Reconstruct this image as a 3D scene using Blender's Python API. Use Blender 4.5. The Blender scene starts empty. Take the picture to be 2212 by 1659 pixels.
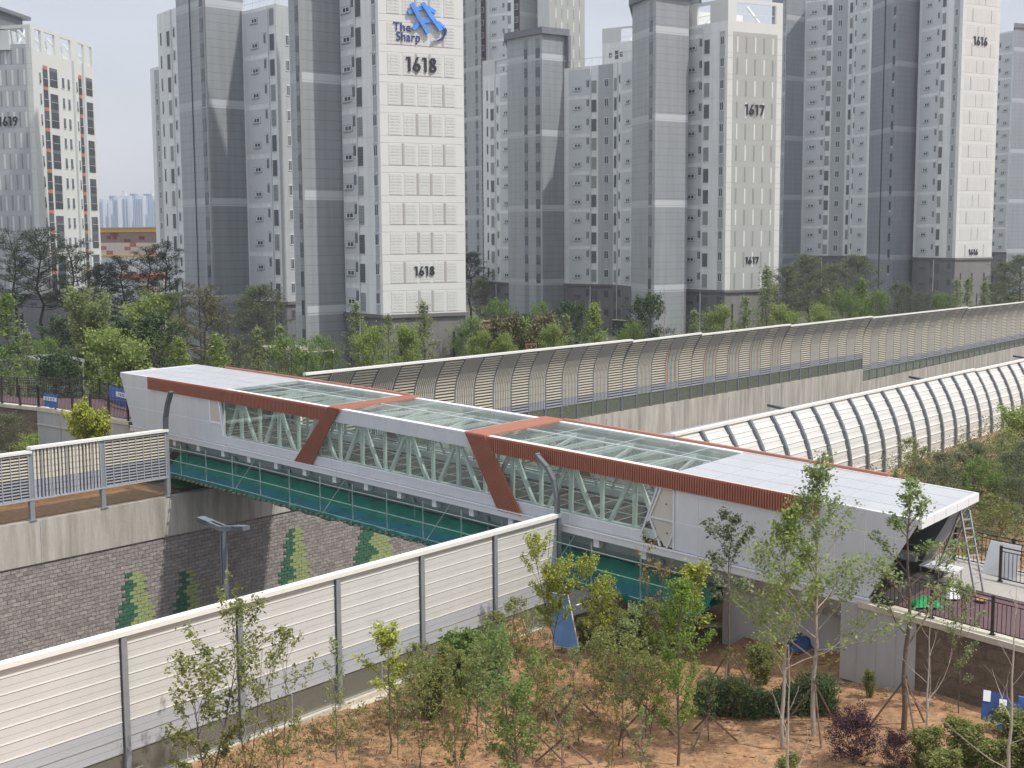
import bpy, math, random
import numpy as np
from mathutils import Matrix, Vector
PI = math.pi
random.seed(7); rng = np.random.default_rng(7)
scene = bpy.context.scene
col = scene.collection
# ---------------------------------------------------------------- camera
F = 2800.; CX, CY = 1106., 829.5; T = math.atan(324.5/F); ROLL = math.radians(-0.35); H = 24.
def _Rx(a): c, s = math.cos(a), math.sin(a); return np.array([[1,0,0],[0,c,-s],[0,s,c]])
def _Rz(a): c, s = math.cos(a), math.sin(a); return np.array([[c,-s,0],[s,c,0],[0,0,1]])
CM = _Rx(PI/2-T) @ _Rz(ROLL); CP = np.array([0,0,H])
cam = bpy.data.objects.new('camera', bpy.data.cameras.new('camera')); col.objects.link(cam)
mm = Matrix([list(CM[i])+[float(CP[i])] for i in range(3)]+[[0,0,0,1]])
cam.matrix_world = mm
cam.data.sensor_width = 36.; cam.data.lens = 36.*F/2212.; cam.data.clip_end = 8000; cam.data.clip_start = .5
scene.camera = cam
# ---------------------------------------------------------------- light
SUN_EL = math.radians(58); SUN_AZ = math.radians(118)     # azimuth clockwise from +Y
sunv = Vector((math.sin(SUN_AZ)*math.cos(SUN_EL), math.cos(SUN_AZ)*math.cos(SUN_EL), math.sin(SUN_EL)))
sl = bpy.data.lights.new('sun', 'SUN'); sl.energy = 3.2; sl.angle = math.radians(.7); sl.color = (1., .955, .88)
so = bpy.data.objects.new('sun', sl); col.objects.link(so); so.rotation_euler = sunv.to_track_quat('Z', 'Y').to_euler()
so.location = (0, 0, 120)
W = bpy.data.worlds.new('World'); scene.world = W; W.use_nodes = True
nt = W.node_tree; nt.nodes.clear(); N = nt.nodes.new; L = nt.links.new
sky = N('ShaderNodeTexSky'); sky.sky_type = 'NISHITA'; sky.sun_disc = False; sky.sun_elevation = SUN_EL; sky.sun_rotation = SUN_AZ
sky.air_density = 1.2; sky.dust_density = 3.0; sky.ozone_density = 2.0
geo = N('ShaderNodeTexCoord'); mp = N('ShaderNodeMapping'); mp.inputs['Scale'].default_value = (1.3, 1.3, 5)
nz = N('ShaderNodeTexNoise'); nz.inputs['Scale'].default_value = 2.2; nz.inputs['Detail'].default_value = 5
cr = N('ShaderNodeValToRGB'); cr.color_ramp.elements[0].position = .35; cr.color_ramp.elements[1].position = .75
cr.color_ramp.elements[0].color = (.55,.55,.55,1); cr.color_ramp.elements[1].color = (.8,.8,.8,1)
mx = N('ShaderNodeMixRGB')
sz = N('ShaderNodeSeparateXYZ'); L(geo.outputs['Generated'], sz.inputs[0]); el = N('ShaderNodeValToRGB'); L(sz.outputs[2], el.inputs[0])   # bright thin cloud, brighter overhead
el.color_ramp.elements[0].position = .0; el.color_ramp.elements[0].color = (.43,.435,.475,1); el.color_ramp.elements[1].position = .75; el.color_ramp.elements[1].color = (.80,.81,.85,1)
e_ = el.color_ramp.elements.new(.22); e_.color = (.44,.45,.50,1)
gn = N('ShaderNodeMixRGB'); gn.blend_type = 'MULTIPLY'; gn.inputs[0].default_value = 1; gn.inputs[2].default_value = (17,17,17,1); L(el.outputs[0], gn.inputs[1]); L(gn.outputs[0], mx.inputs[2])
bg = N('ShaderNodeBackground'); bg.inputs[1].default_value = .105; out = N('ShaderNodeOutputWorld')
L(geo.outputs['Generated'], mp.inputs[0]); L(mp.outputs[0], nz.inputs[0]); L(nz.outputs[0], cr.inputs[0])
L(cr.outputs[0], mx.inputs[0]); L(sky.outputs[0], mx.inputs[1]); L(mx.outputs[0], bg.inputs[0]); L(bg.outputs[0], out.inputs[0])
vs = scene.view_settings; vs.view_transform = 'Standard'; vs.look = 'None'; vs.gamma = 1; vs.exposure = 0.16
scene.cycles.max_bounces = 6; scene.cycles.transparent_max_bounces = 16

# ---------------------------------------------------------------- geometry of the place (fitted camera rays onto real planes)
def ray(x, y): return CM @ np.array([(x-CX)/F, -(y-CY)/F, -1.])
def onz(x, y, z): d = ray(x, y); return CP + d*(z-H)/d[2]
def onv(x, y, P, b):
    n = np.array([-b[1], b[0], 0]); d = ray(x, y); P = np.array([P[0], P[1], 0.]); t = ((P-CP)@n)/(d@n); return CP + d*t
def atY(x, y, Y): d = ray(x, y); return CP + d*Y/d[1]
r_ = ray(3306, 545); hn = math.hypot(r_[0], r_[1]); U = np.array([r_[0]/hn, r_[1]/hn]); GR = r_[2]/hn   # road direction, road grade
NN = np.array([-U[1], U[0]])
def R(s, p, z): q = U*s + NN*p; return (q[0], q[1], z + GR*s)      # road frame: along, across, height over the graded road
phi = math.radians(46.5); BD = np.array([math.sin(phi), -math.cos(phi)]); P0 = np.array([1.8, 51.5])
def zt(k): return -2.93517729e-04*k*k - 3.29297616e-02*k + 15.3815082
def B(k, w, d): q = P0 + BD*k + U*w; return (q[0], q[1], zt(k)-d)  # bridge frame: along, across, depth below roof edge

# ---------------------------------------------------------------- mesh helpers
class MB:
    def __init__(s): s.v = []; s.f = []; s.m = []
    def add(s, vs_, fs, mi=0):
        o = len(s.v); s.v += [tuple(map(float, q)) for q in vs_]; s.f += [tuple(i+o for i in f) for f in fs]; s.m += [mi]*len(fs)
    def hexa(s, p, mi=0): s.add(p, [(0,3,2,1),(4,5,6,7),(0,1,5,4),(1,2,6,5),(2,3,7,6),(3,0,4,7)], mi)
    def box(s, x0, x1, y0, y1, z0, z1, mi=0, fn=None):
        p = [(x0,y0,z0),(x1,y0,z0),(x1,y1,z0),(x0,y1,z0),(x0,y0,z1),(x1,y0,z1),(x1,y1,z1),(x0,y1,z1)]
        if fn: p = [fn(*q) for q in p]
        s.hexa(p, mi)
    def prism(s, base, vec, mi=0):      # extrude polygon by vec
        n = len(base); b = [Vector(q) for q in base]; t = [q+Vector(vec) for q in b]
        s.add(b+t, [tuple(range(n))[::-1], tuple(range(n, 2*n))]+[(i, (i+1) % n, (i+1) % n+n, i+n) for i in range(n)], mi)
    def bar(s, a, b, w, h=None, mi=0, up=(0,0,1)):
        a, b = Vector(a), Vector(b); h = h or w; d = (b-a).normalized(); u = Vector(up)
        if abs(d.dot(u)) > .98: u = Vector((U[0], U[1], 0))
        x = d.cross(u).normalized()*w/2; y = x.cross(d).normalized()*h/2
        s.hexa([a-x-y, a+x-y, a+x+y, a-x+y, b-x-y, b+x-y, b+x+y, b-x+y], mi)
    def tube(s, pts, rad, n=6, mi=0, cap=True):
        pts = [Vector(p) for p in pts]; rad = rad if isinstance(rad, (list, tuple)) else [rad]*len(pts); o = len(s.v); prev = None
        for i, p in enumerate(pts):
            d = (pts[min(i+1, len(pts)-1)]-pts[max(i-1, 0)]).normalized()
            if prev is None: prev = d.orthogonal().normalized()
            x = (prev - d*prev.dot(d)).normalized(); y = d.cross(x); prev = x
            for j in range(n):
                a = 2*PI*j/n; q = p + (x*math.cos(a)+y*math.sin(a))*rad[i]; s.v.append((q.x, q.y, q.z))
        for i in range(len(pts)-1):
            for j in range(n):
                a = o+i*n+j; b = o+i*n+(j+1) % n; s.f.append((a, b, b+n, a+n)); s.m.append(mi)
        if cap: s.f.append(tuple(o+(len(pts)-1)*n+j for j in range(n))); s.m.append(mi)
    def mesh(s, name, mats, smooth=False):
        me = bpy.data.meshes.new(name); me.from_pydata(s.v, [], s.f)
        for m in (mats if isinstance(mats, (list, tuple)) else [mats]): me.materials.append(m)
        me.polygons.foreach_set('material_index', s.m)
        if smooth: me.polygons.foreach_set('use_smooth', [True]*len(s.f))
        me.update(); return me
def link(name, me, parent=None, mw=None):
    o = bpy.data.objects.new(name, me); col.objects.link(o)
    if parent is not None:
        o.parent = parent
        base = Matrix.Translation(-Vector(parent.location))
        o.matrix_local = base @ (mw or Matrix.Identity(4))
    elif mw is not None: o.matrix_world = mw
    return o
def part(mb, name, mats, parent=None, smooth=False): return link(name, mb.mesh(name, mats, smooth), parent)
def tag(o, label=None, cat=None, group=None, kind=None):
    if label: o['label'] = label
    if cat: o['category'] = cat
    if group: o['group'] = group
    if kind: o['kind'] = kind
    return o
def thing(name, label, cat, loc, group=None):
    o = bpy.data.objects.new(name, None); col.objects.link(o); o.location = loc; o.empty_display_size = .3
    return tag(o, label, cat, group)
def solo(mb, name, mats, label, cat, group=None, smooth=False, kind=None):
    return tag(part(mb, name, mats, None, smooth), label, cat, group, kind)
# ---------------------------------------------------------------- materials
def lin(c): return tuple((x/12.92 if x <= .04045 else ((x+.055)/1.055)**2.4) for x in [v/255 for v in c])
def mat(name, c, rough=.6, metal=0., var=.12, scale=3., bump=0., bscale=20., var2=None, stretch=None, spec=.4):
    m = bpy.data.materials.new(name); m.use_nodes = True; t = m.node_tree; b = t.nodes['Principled BSDF']
    b.inputs['Roughness'].default_value = rough; b.inputs['Metallic'].default_value = metal; b.inputs['Specular IOR Level'].default_value = spec
    g = t.nodes.new('ShaderNodeNewGeometry'); mp = t.nodes.new('ShaderNodeMapping'); mp.inputs['Scale'].default_value = stretch or (1,1,1)
    t.links.new(g.outputs['Position'], mp.inputs[0])
    n = t.nodes.new('ShaderNodeTexNoise'); n.inputs['Scale'].default_value = scale; n.inputs['Detail'].default_value = 6; n.inputs['Roughness'].default_value = .65
    t.links.new(mp.outputs[0], n.inputs[0])
    r = t.nodes.new('ShaderNodeValToRGB'); r.color_ramp.elements[0].position = .3; r.color_ramp.elements[1].position = .7
    c2 = var2 or tuple(v*(1-var) for v in c); c1 = c if var2 else tuple(min(1, v*(1+var)) for v in c)
    r.color_ramp.elements[0].color = (*c2, 1); r.color_ramp.elements[1].color = (*c1, 1)
    t.links.new(n.outputs[0], r.inputs[0]); t.links.new(r.outputs[0], b.inputs['Base Color'])
    if bump:
        n2 = t.nodes.new('ShaderNodeTexNoise'); n2.inputs['Scale'].default_value = bscale; n2.inputs['Detail'].default_value = 5
        t.links.new(g.outputs['Position'], n2.inputs[0]); bp = t.nodes.new('ShaderNodeBump'); bp.inputs['Strength'].default_value = bump; bp.inputs['Distance'].default_value = .05
        t.links.new(n2.outputs[0], bp.inputs['Height']); t.links.new(bp.outputs[0], b.inputs['Normal'])
    return m
def math_node(t, op, a, b=None):
    n = t.nodes.new('ShaderNodeMath'); n.operation = op
    for i, v in enumerate((a, b)):
        if v is None: continue
        if isinstance(v, (int, float)): n.inputs[i].default_value = v
        else: t.links.new(v, n.inputs[i])
    return n.outputs[0]
def mixcol(t, fac, c1, c2):
    n = t.nodes.new('ShaderNodeMixRGB'); t.links.new(fac, n.inputs[0])
    for i, v in ((1, c1), (2, c2)):
        if isinstance(v, tuple): n.inputs[i].default_value = (*v, 1)
        else: t.links.new(v, n.inputs[i])
    return n.outputs[0]
def wall_mat(name, c, groove=.967, gdark=.55, z0=16.1, band=None, bandc=None, gw=.035, var=.05, rough=.75):
    """painted concrete with level joints, and light bands every few storeys"""
    m = mat(name, c, rough, 0, var, .25, 0.0, 6); t = m.node_tree; b = t.nodes['Principled BSDF']
    src = b.inputs['Base Color'].links[0].from_socket
    g = t.nodes.new('ShaderNodeNewGeometry'); s = t.nodes.new('ShaderNodeSeparateXYZ'); t.links.new(g.outputs['Position'], s.inputs[0])
    z = math_node(t, 'SUBTRACT', s.outputs[2], z0)
    mp2 = t.nodes.new('ShaderNodeMapping'); mp2.inputs['Scale'].default_value = (1.6,1.6,.07); t.links.new(g.outputs['Position'], mp2.inputs[0])
    ns = t.nodes.new('ShaderNodeTexNoise'); ns.inputs['Scale'].default_value = 1.0; ns.inputs['Detail'].default_value = 4; t.links.new(mp2.outputs[0], ns.inputs[0])
    rs = t.nodes.new('ShaderNodeValToRGB'); rs.color_ramp.elements[0].position = .35; rs.color_ramp.elements[0].color = (.90,.90,.89,1); rs.color_ramp.elements[1].position = .6; rs.color_ramp.elements[1].color = (1.02,1.02,1.02,1); t.links.new(ns.outputs[0], rs.inputs[0])
    st = t.nodes.new('ShaderNodeMixRGB'); st.blend_type = 'MULTIPLY'; st.inputs[0].default_value = 1; t.links.new(src, st.inputs[1]); t.links.new(rs.outputs[0], st.inputs[2]); src = st.outputs[0]
    c_ = src
    if band:
        fb = math_node(t, 'FRACT', math_node(t, 'DIVIDE', math_node(t, 'ADD', z, band[1]), band[0]))
        c_ = mixcol(t, math_node(t, 'LESS_THAN', fb, band[2]/band[0]), c_, bandc)
    fz = math_node(t, 'FRACT', math_node(t, 'DIVIDE', z, groove))
    dk = t.nodes.new('ShaderNodeMixRGB'); dk.blend_type = 'MULTIPLY'; t.links.new(math_node(t, 'LESS_THAN', fz, gw/groove), dk.inputs[0])
    t.links.new(c_, dk.inputs[1]); dk.inputs[2].default_value = (gdark, gdark, gdark*1.02, 1)
    t.links.new(dk.outputs[0], b.inputs['Base Color']); return m
def glass(name, tint, rough=.05, alpha=.35, gl=.25):
    m = bpy.data.materials.new(name); m.use_nodes = True; t = m.node_tree; t.nodes.clear()
    o = t.nodes.new('ShaderNodeOutputMaterial'); tr = t.nodes.new('ShaderNodeBsdfTransparent'); tr.inputs[0].default_value = (*tint, 1)
    g = t.nodes.new('ShaderNodeBsdfGlossy'); g.inputs['Roughness'].default_value = rough; g.inputs[0].default_value = (.9,.95,.95,1)
    d = t.nodes.new('ShaderNodeBsdfDiffuse'); d.inputs[0].default_value = (*[v*.7 for v in tint], 1)
    fr = t.nodes.new('ShaderNodeLayerWeight'); fr.inputs[0].default_value = .18
    m1 = t.nodes.new('ShaderNodeMixShader'); m1.inputs[0].default_value = alpha
    m2 = t.nodes.new('ShaderNodeMixShader')
    t.links.new(tr.outputs[0], m1.inputs[1]); t.links.new(d.outputs[0], m1.inputs[2])
    ad = math_node(t, 'ADD', math_node(t, 'MULTIPLY', fr.outputs['Fresnel'], .32), gl*.15); t.links.new(ad, m2.inputs[0])
    t.links.new(m1.outputs[0], m2.inputs[1]); t.links.new(g.outputs[0], m2.inputs[2]); t.links.new(m2.outputs[0], o.inputs[0])
    return m
def leaf_mat(name, c1, c2, c3=None, trans=.35):
    m = bpy.data.materials.new(name); m.use_nodes = True; t = m.node_tree; t.nodes.clear()
    o = t.nodes.new('ShaderNodeOutputMaterial'); g = t.nodes.new('ShaderNodeNewGeometry'); r = t.nodes.new('ShaderNodeValToRGB')
    e = r.color_ramp.elements; e[0].color = (*c1, 1); e[1].color = (*c2, 1); e[0].position = .1; e[1].position = .9
    if c3: x = e.new(.55); x.color = (*c3, 1)
    t.links.new(g.outputs['Random Per Island'], r.inputs[0])
    d = t.nodes.new('ShaderNodeBsdfPrincipled'); d.inputs['Roughness'].default_value = .55; d.inputs['Specular IOR Level'].default_value = .3
    tl = t.nodes.new('ShaderNodeBsdfTranslucent'); mx = t.nodes.new('ShaderNodeMixShader'); mx.inputs[0].default_value = trans
    t.links.new(r.outputs[0], d.inputs['Base Color']); t.links.new(r.outputs[0], tl.inputs[0])
    t.links.new(d.outputs[0], mx.inputs[1]); t.links.new(tl.outputs[0], mx.inputs[2]); t.links.new(mx.outputs[0], o.inputs[0])
    return m
M = {}
M['white'] = mat('white paint', (.72,.73,.76), .45, 0, .02, 1)
M['roofseam'] = mat('roof sealant', (.74,.74,.75), .5, 0, .02)
M['roof'] = mat('roof panel', (.41,.42,.445), .4, .0, .07, .7)
M['seam'] = mat('white sealant', (.70,.70,.72), .5, 0, .02)
M['clad'] = mat('pale grey aluminium panel', (.555,.58,.61), .42, .1, .07, .9, stretch=(1,1,.35))
M['lip'] = mat('pale painted steel', (.60,.62,.64), .45, 0, .04, .7)
M['red'] = mat('terracotta ribbed metal', (.33,.125,.08), .5, .0, .08, 1.5)
M['redflat'] = mat('terracotta roof metal', (.36,.15,.10), .5, .0, .06, 1.5)
M['truss'] = mat('pale green white steel', (.64,.68,.655), .5, 0, .05, 1)
M['soffit'] = mat('grey girder', (.36,.38,.40), .55, 0, .1, .4)
M['dark'] = mat('dark bracket', (.035,.037,.045), .6, 0, .2)
M['beige'] = mat('bare board', (.50,.47,.42), .7, 0, .05, 2)
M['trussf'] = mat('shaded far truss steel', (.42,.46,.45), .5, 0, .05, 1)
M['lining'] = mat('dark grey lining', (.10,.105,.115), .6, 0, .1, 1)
M['deckin'] = mat('dark bridge floor', (.05,.043,.04), .8, 0, .2, 1.2)
M['steel'] = mat('galvanised steel', (.30,.32,.35), .45, .3, .08, 4)
M['steeld'] = mat('dark grey post steel', (.16,.175,.19), .5, .2, .1, 4)
M['pipe'] = mat('scaffold pipe', (.20,.30,.285), .5, .3, .15, 4)
M['cap'] = mat('cream barrier cap', (.74,.73,.68), .45, 0, .04, 3)
M['pan'] = mat('white grey acoustic panel', (.57,.562,.54), .5, 0, .055, .9, stretch=(1,1,.3))
M['pang'] = mat('blue grey acoustic panel', (.42,.435,.465), .5, 0, .03, .5)
M['creamv'] = mat('cream upright slat', (.53,.50,.43), .55, 0, .05, 4)
M['cream'] = mat('cream acoustic slat', (.66,.61,.50), .55, 0, .05, 4)
M['creamg'] = mat('grey acoustic slat', (.37,.38,.42), .55, 0, .05, 4)
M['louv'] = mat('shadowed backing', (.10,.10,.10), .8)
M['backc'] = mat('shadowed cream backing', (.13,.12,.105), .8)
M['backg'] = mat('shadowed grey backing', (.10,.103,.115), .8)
M['conc'] = mat('weathered concrete', (.52,.49,.44), .85, 0, .0, 1.1, .25, 6, var2=(.25,.23,.195), stretch=(1.4,1.4,.16))
M['concl'] = mat('pale concrete', (.37,.37,.37), .8, 0, .14, .9, .1, 8, stretch=(1.2,1.2,.3))
M['kerb'] = mat('pale concrete kerb', (.50,.46,.38), .85, 0, .15, 2, .2, 8)
M['asph'] = mat('asphalt', (.05,.05,.052), .9, 0, .2, 2, .2, 30)
M['line'] = mat('road paint', (.7,.7,.68), .7)
M['deckr'] = mat('maroon rubber path', (.115,.070,.075), .85, 0, .15, 1.5)
M['rail'] = mat('dark brown railing', (.05,.04,.038), .5, .2, .15)
M['railg'] = mat('dark olive railing', (.055,.055,.045), .5, .2, .15)
M['green1'] = mat('dark green painted block', (.045,.13,.08), .85, 0, .35, 4, .5, 12)
M['green2'] = mat('lime painted block', (.29,.34,.15), .85, 0, .2, 4, .5, 12)
M['netg'] = mat('green net', (.015,.15,.105), .8, 0, .25, 1.5, .3, 12)
M['nett'] = mat('teal net', (.015,.125,.155), .8, 0, .2, .9, .3, 12)
M['netb'] = mat('bright green net', (.02,.32,.10), .8, 0, .3, 3, .4, 12)
M['blue'] = mat('blue sheet', (.05,.13,.38), .5, 0, .12, 3)
M['blue2'] = mat('bright blue board', (.17,.36,.74), .5, 0, .1, 3)
M['navy'] = mat('dark blue board', (.025,.06,.18), .5, 0, .15, 3)
M['wood'] = mat('pallet wood', (.42,.24,.13), .8, 0, .2, 6)
M['bark'] = mat('bark', (.13,.10,.078), .9, 0, .3, 9, .3, 30)
M['barkd'] = mat('dark bark', (.05,.04,.036), .9, 0, .3, 6)
M['barkp'] = mat('pale bark', (.34,.30,.26), .9, 0, .2, 9)
M['stake'] = mat('stake wood', (.16,.11,.085), .9, 0, .2, 6)
M['stone'] = mat('pale stone', (.30,.25,.20), .9, 0, .3, 5, .3, 9)
M['alu'] = mat('aluminium', (.5,.52,.52), .35, .5, .1)
M['ink'] = mat('sign black', (.028,.03,.036), .45, 0, .05)
M['logob'] = mat('sign blue', (.10,.30,.78), .45, 0, .25, .6)
M['logod'] = mat('sign navy', (.03,.045,.22), .4, 0, .05)
M['wg'] = mat('window glass', (.075,.085,.10), .12, 0, .45, .35, spec=.6)
M['wf'] = mat('window frame white', (.66,.68,.70), .5, 0, .02)
M['slat'] = mat('louvre slat', (.36,.38,.38), .5, 0, .05)
M['slatd'] = mat('louvre slat dark', (.17,.18,.19), .5, 0, .05)
M['winl'] = wall_mat('pale grey painted wall', (.76,.775,.77), 2.9, .8, 16.1)
M['winp'] = mat('grey painted field', (.57,.60,.61), .75, 0, .03, .3)
M['numw'] = mat('white painted end wall', (.62,.62,.60), .75, 0, .02, .3)
M['relief'] = mat('white relief panel', (.60,.60,.58), .75, 0, .02, .3)
M['slot'] = mat('taupe slot', (.38,.355,.34), .8, 0, .05)
M['num7'] = mat('beige grey strip field', (.39,.40,.385), .75, 0, .03, .3)
M['num7b'] = mat('pale strip', (.62,.63,.61), .75, 0, .02, .3)
M['num7d'] = mat('grey strip', (.27,.28,.275), .75, 0, .02, .3)
M['num9'] = mat('cool grey strip field', (.43,.44,.47), .75, 0, .03, .3)
M['joint'] = mat('wall joint', (.38,.38,.37), .8)
M['rec'] = wall_mat('grey recess wall', (.42,.445,.455), 2.9, .85, 16.1)
M['core'] = wall_mat('grey core wall', (.27,.288,.305), .967, .55, 16.1, band=(11.6, 0.2, .95), bandc=(.45,.47,.49))
M['coreL'] = wall_mat('lighter grey core wall', (.38,.40,.415), .967, .6, 16.1, band=(11.6, 0.2, .95), bandc=(.47,.49,.50))
M['core6'] = wall_mat('blue grey core wall', (.26,.28,.315), .967, .6, 19, band=(11.6, 0.2, .95), bandc=(.38,.40,.43))
M['base'] = wall_mat('dark stone base', (.18,.178,.19), .6, .85, 16.1, gw=.02, var=.12)
M['basel'] = wall_mat('grey brown stone base', (.205,.195,.19), .6, .88, 16.1, gw=.02, var=.12)
M['cornice'] = mat('cornice', (.16,.15,.15), .8)
M['maroon'] = wall_mat('maroon wall', (.10,.065,.09), 2.9, .8)
M['orange'] = mat('orange paint', (.52,.19,.12), .7)
M['roofd'] = mat('grey roof cap', (.17,.175,.19), .6)
M['glassr'] = glass('roof glass', (.86,.90,.88), .08, .06, .2)
M['glassw'] = glass('side glass', (.88,.925,.905), .05, .06, .1)
M['clearf'] = glass('far clear pane', (.80,.76,.68), .08, .08, .1)
M['steelx'] = mat('dark bent steel', (.085,.095,.105), .5, .2, .1, 4)
M['clear'] = glass('clear barrier pane', (.62,.60,.52), .08, .28, .2)
M['clearg'] = glass('green barrier pane', (.56,.59,.50), .08, .22, .2)
# brick wall
def brick_mat(name, c1, c2, mort, bw=.46, bh=.205):
    m = bpy.data.materials.new(name); m.use_nodes = True; t = m.node_tree; b = t.nodes['Principled BSDF']; b.inputs['Roughness'].default_value = .9
    g = t.nodes.new('ShaderNodeNewGeometry'); dp = t.nodes.new('ShaderNodeVectorMath'); dp.operation = 'DOT_PRODUCT'; dp.inputs[1].default_value = (U[0], U[1], 0)
    t.links.new(g.outputs['Position'], dp.inputs[0]); s = t.nodes.new('ShaderNodeSeparateXYZ'); t.links.new(g.outputs['Position'], s.inputs[0])
    zz = math_node(t, 'SUBTRACT', s.outputs[2], math_node(t, 'MULTIPLY', dp.outputs['Value'], GR))
    cb = t.nodes.new('ShaderNodeCombineXYZ'); t.links.new(dp.outputs['Value'], cb.inputs[0]); t.links.new(zz, cb.inputs[1])
    br = t.nodes.new('ShaderNodeTexBrick'); br.inputs['Scale'].default_value = 1; br.inputs['Brick Width'].default_value = bw; br.inputs['Row Height'].default_value = bh
    br.inputs['Mortar Size'].default_value = .012; br.inputs['Mortar Smooth'].default_value = .3; br.inputs['Bias'].default_value = 0
    br.inputs['Color1'].default_value = (*c1, 1); br.inputs['Color2'].default_value = (*c2, 1); br.inputs['Mortar'].default_value = (*mort, 1)
    t.links.new(cb.outputs[0], br.inputs[0])
    n = t.nodes.new('ShaderNodeTexNoise'); n.inputs['Scale'].default_value = 5; n.inputs['Detail'].default_value = 5; t.links.new(g.outputs['Position'], n.inputs[0])
    mu = t.nodes.new('ShaderNodeMixRGB'); mu.blend_type = 'OVERLAY'; mu.inputs[0].default_value = .5; t.links.new(br.outputs[0], mu.inputs[1]); t.links.new(n.outputs[0], mu.inputs[2])
    t.links.new(mu.outputs[0], b.inputs['Base Color'])
    bp = t.nodes.new('ShaderNodeBump'); bp.inputs['Strength'].default_value = .9; bp.inputs['Distance'].default_value = .06
    hh = math_node(t, 'SUBTRACT', math_node(t, 'MULTIPLY', n.outputs[0], 1.2), br.outputs['Fac']); t.links.new(hh, bp.inputs['Height']); t.links.new(bp.outputs[0], b.inputs['Normal'])
    return m
M['brick'] = brick_mat('split stone block', (.33,.295,.275), (.235,.21,.20), (.13,.115,.108))
M['brickb'] = brick_mat('brown retaining block', (.155,.115,.085), (.13,.097,.072), (.10,.08,.06), .9, .42)
def soil_mat():
    m = mat('red brown soil', (.45,.275,.150), .95, 0, .0, .35, .9, 5, var2=(.26,.148,.085)); t = m.node_tree; b = t.nodes['Principled BSDF']
    src = b.inputs['Base Color'].links[0].from_socket; g = t.nodes.new('ShaderNodeNewGeometry')
    n = t.nodes.new('ShaderNodeTexNoise'); n.inputs['Scale'].default_value = 3.5; n.inputs['Detail'].default_value = 8; n.inputs['Roughness'].default_value = .75
    t.links.new(g.outputs['Position'], n.inputs[0]); r = t.nodes.new('ShaderNodeValToRGB'); r.color_ramp.elements[0].position = .38; r.color_ramp.elements[1].position = .62
    r.color_ramp.elements[0].color = (.50,.45,.42,1); r.color_ramp.elements[1].color = (1.15,1.12,1.1,1); t.links.new(n.outputs[0], r.inputs[0])
    mu = t.nodes.new('ShaderNodeMixRGB'); mu.blend_type = 'MULTIPLY'; mu.inputs[0].default_value = .8; t.links.new(src, mu.inputs[1]); t.links.new(r.outputs[0], mu.inputs[2])
    t.links.new(mu.outputs[0], b.inputs['Base Color']); return m
M['soil'] = soil_mat()
M['park'] = mat('park ground', (.085,.10,.05), .95, 0, .0, .2, .4, 3, var2=(.05,.055,.035))
M['pave'] = mat('pale paving', (.34,.32,.30), .9, 0, .1, 1)

# ================================================================ GROUND AND ROAD
from mathutils import noise as mn
def smooth(a, b, x): t = min(1, max(0, (x-a)/(b-a))); return t*t*(3-2*t)
def near_z(x, y):
    P = np.array([x, y]); s = P@U; p = P@NN
    q = P-P0; det = BD[0]*U[1]-BD[1]*U[0]; k = (q[0]*U[1]-q[1]*U[0])/det; w = (BD[0]*q[1]-BD[1]*q[0])/det
    z = 9.02+GR*s + .85*smooth(4, 15, x) + .25*mn.noise((x*.25, y*.25, 0)) + .06*mn.noise((x*1.3, y*1.3, 3))
    if w > 5.4: z += (10.9-z)*smooth(5.4, 9, w)
    elif w > 0 and k > 8: z += .4*smooth(0,1,w)
    return z
mb = MB(); ns, npp = 150, 110
ss = np.concatenate([np.linspace(-20, 70, 150), np.linspace(73, 420, 40)]); pp = np.concatenate([np.linspace(29.75, -18, 100), np.linspace(-24, -220, 16)])
for s in ss:
    for p in pp:
        q = U*s+NN*p; mb.v.append((q[0], q[1], near_z(*q)))
nP = len(pp)
for i in range(len(ss)-1):
    for j in range(nP-1): a = i*nP+j; mb.f.append((a, a+1, a+nP+1, a+nP)); mb.m.append(0)
tag(part(mb, 'soil_ground', M['soil'], None, True), kind='structure')
mb = MB(); mb.add([R(-60,29.7,0), R(500,29.7,0), R(500,57.2,0), R(-60,57.2,0)], [(0,1,2,3)]); tag(part(mb, 'road', M['asph']), kind='structure')
mb = MB()
for p, dash in ((31.2,0),(55.6,0),(34.8,1),(38.3,1),(45.8,1),(49.3,1),(52.6,1),(41.7,0),(42.5,0)):
    s = -20
    while s < 260:
        e = s+5 if dash else s+40
        mb.add([R(s,p,.004+.0), R(e,p,.004), R(e,p+.15,.004), R(s,p+.15,.004)], [(0,1,2,3)]); s = e+(5 if dash else 0)
tag(part(mb, 'road_markings', M['line']), kind='structure')
mb = MB(); mb.box(-20,300,41.6+.35,42.45-.1,0,.18,0,R); tag(part(mb, 'median_kerb', M['kerb']), kind='structure')
# far park ground from behind the far wall to the horizon
mb = MB()
for s in np.concatenate([np.linspace(-60,200,30), np.array([260,400,800,1500,2400])]):
    for p, z in ((57.3,10.6),(60,10.6),(75,10.9),(100,10.5),(125,9.5),(160,8.2),(300,8),(900,5),(2200,2)):
        q = U*s+NN*p; mb.v.append((q[0], q[1], z+(GR*s if p < 100 else GR*min(s,200)*.3)))
for i in range(34):
    for j in range(8): a = i*9+j; mb.f.append((a, a+9, a+10, a+1)); mb.m.append(0)
tag(part(mb, 'park_ground', M['park'], None, True), kind='structure')

mb = MB()
for i in range(41):
    for j in range(7):
        s = -30+74*i/40; p = 57.5+2.2*j; q = U*s+NN*p; mb.v.append((q[0], q[1], 10.72+GR*s+.12*j+.25*mn.noise((s*.3,p*.3,8))*min(1,j)))
for i in range(40):
    for j in range(6): a = i*7+j; mb.f.append((a, a+7, a+8, a+1)); mb.m.append(0)
tag(part(mb, 'soil_bank', M['soil'], None, True), kind='structure')

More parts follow.
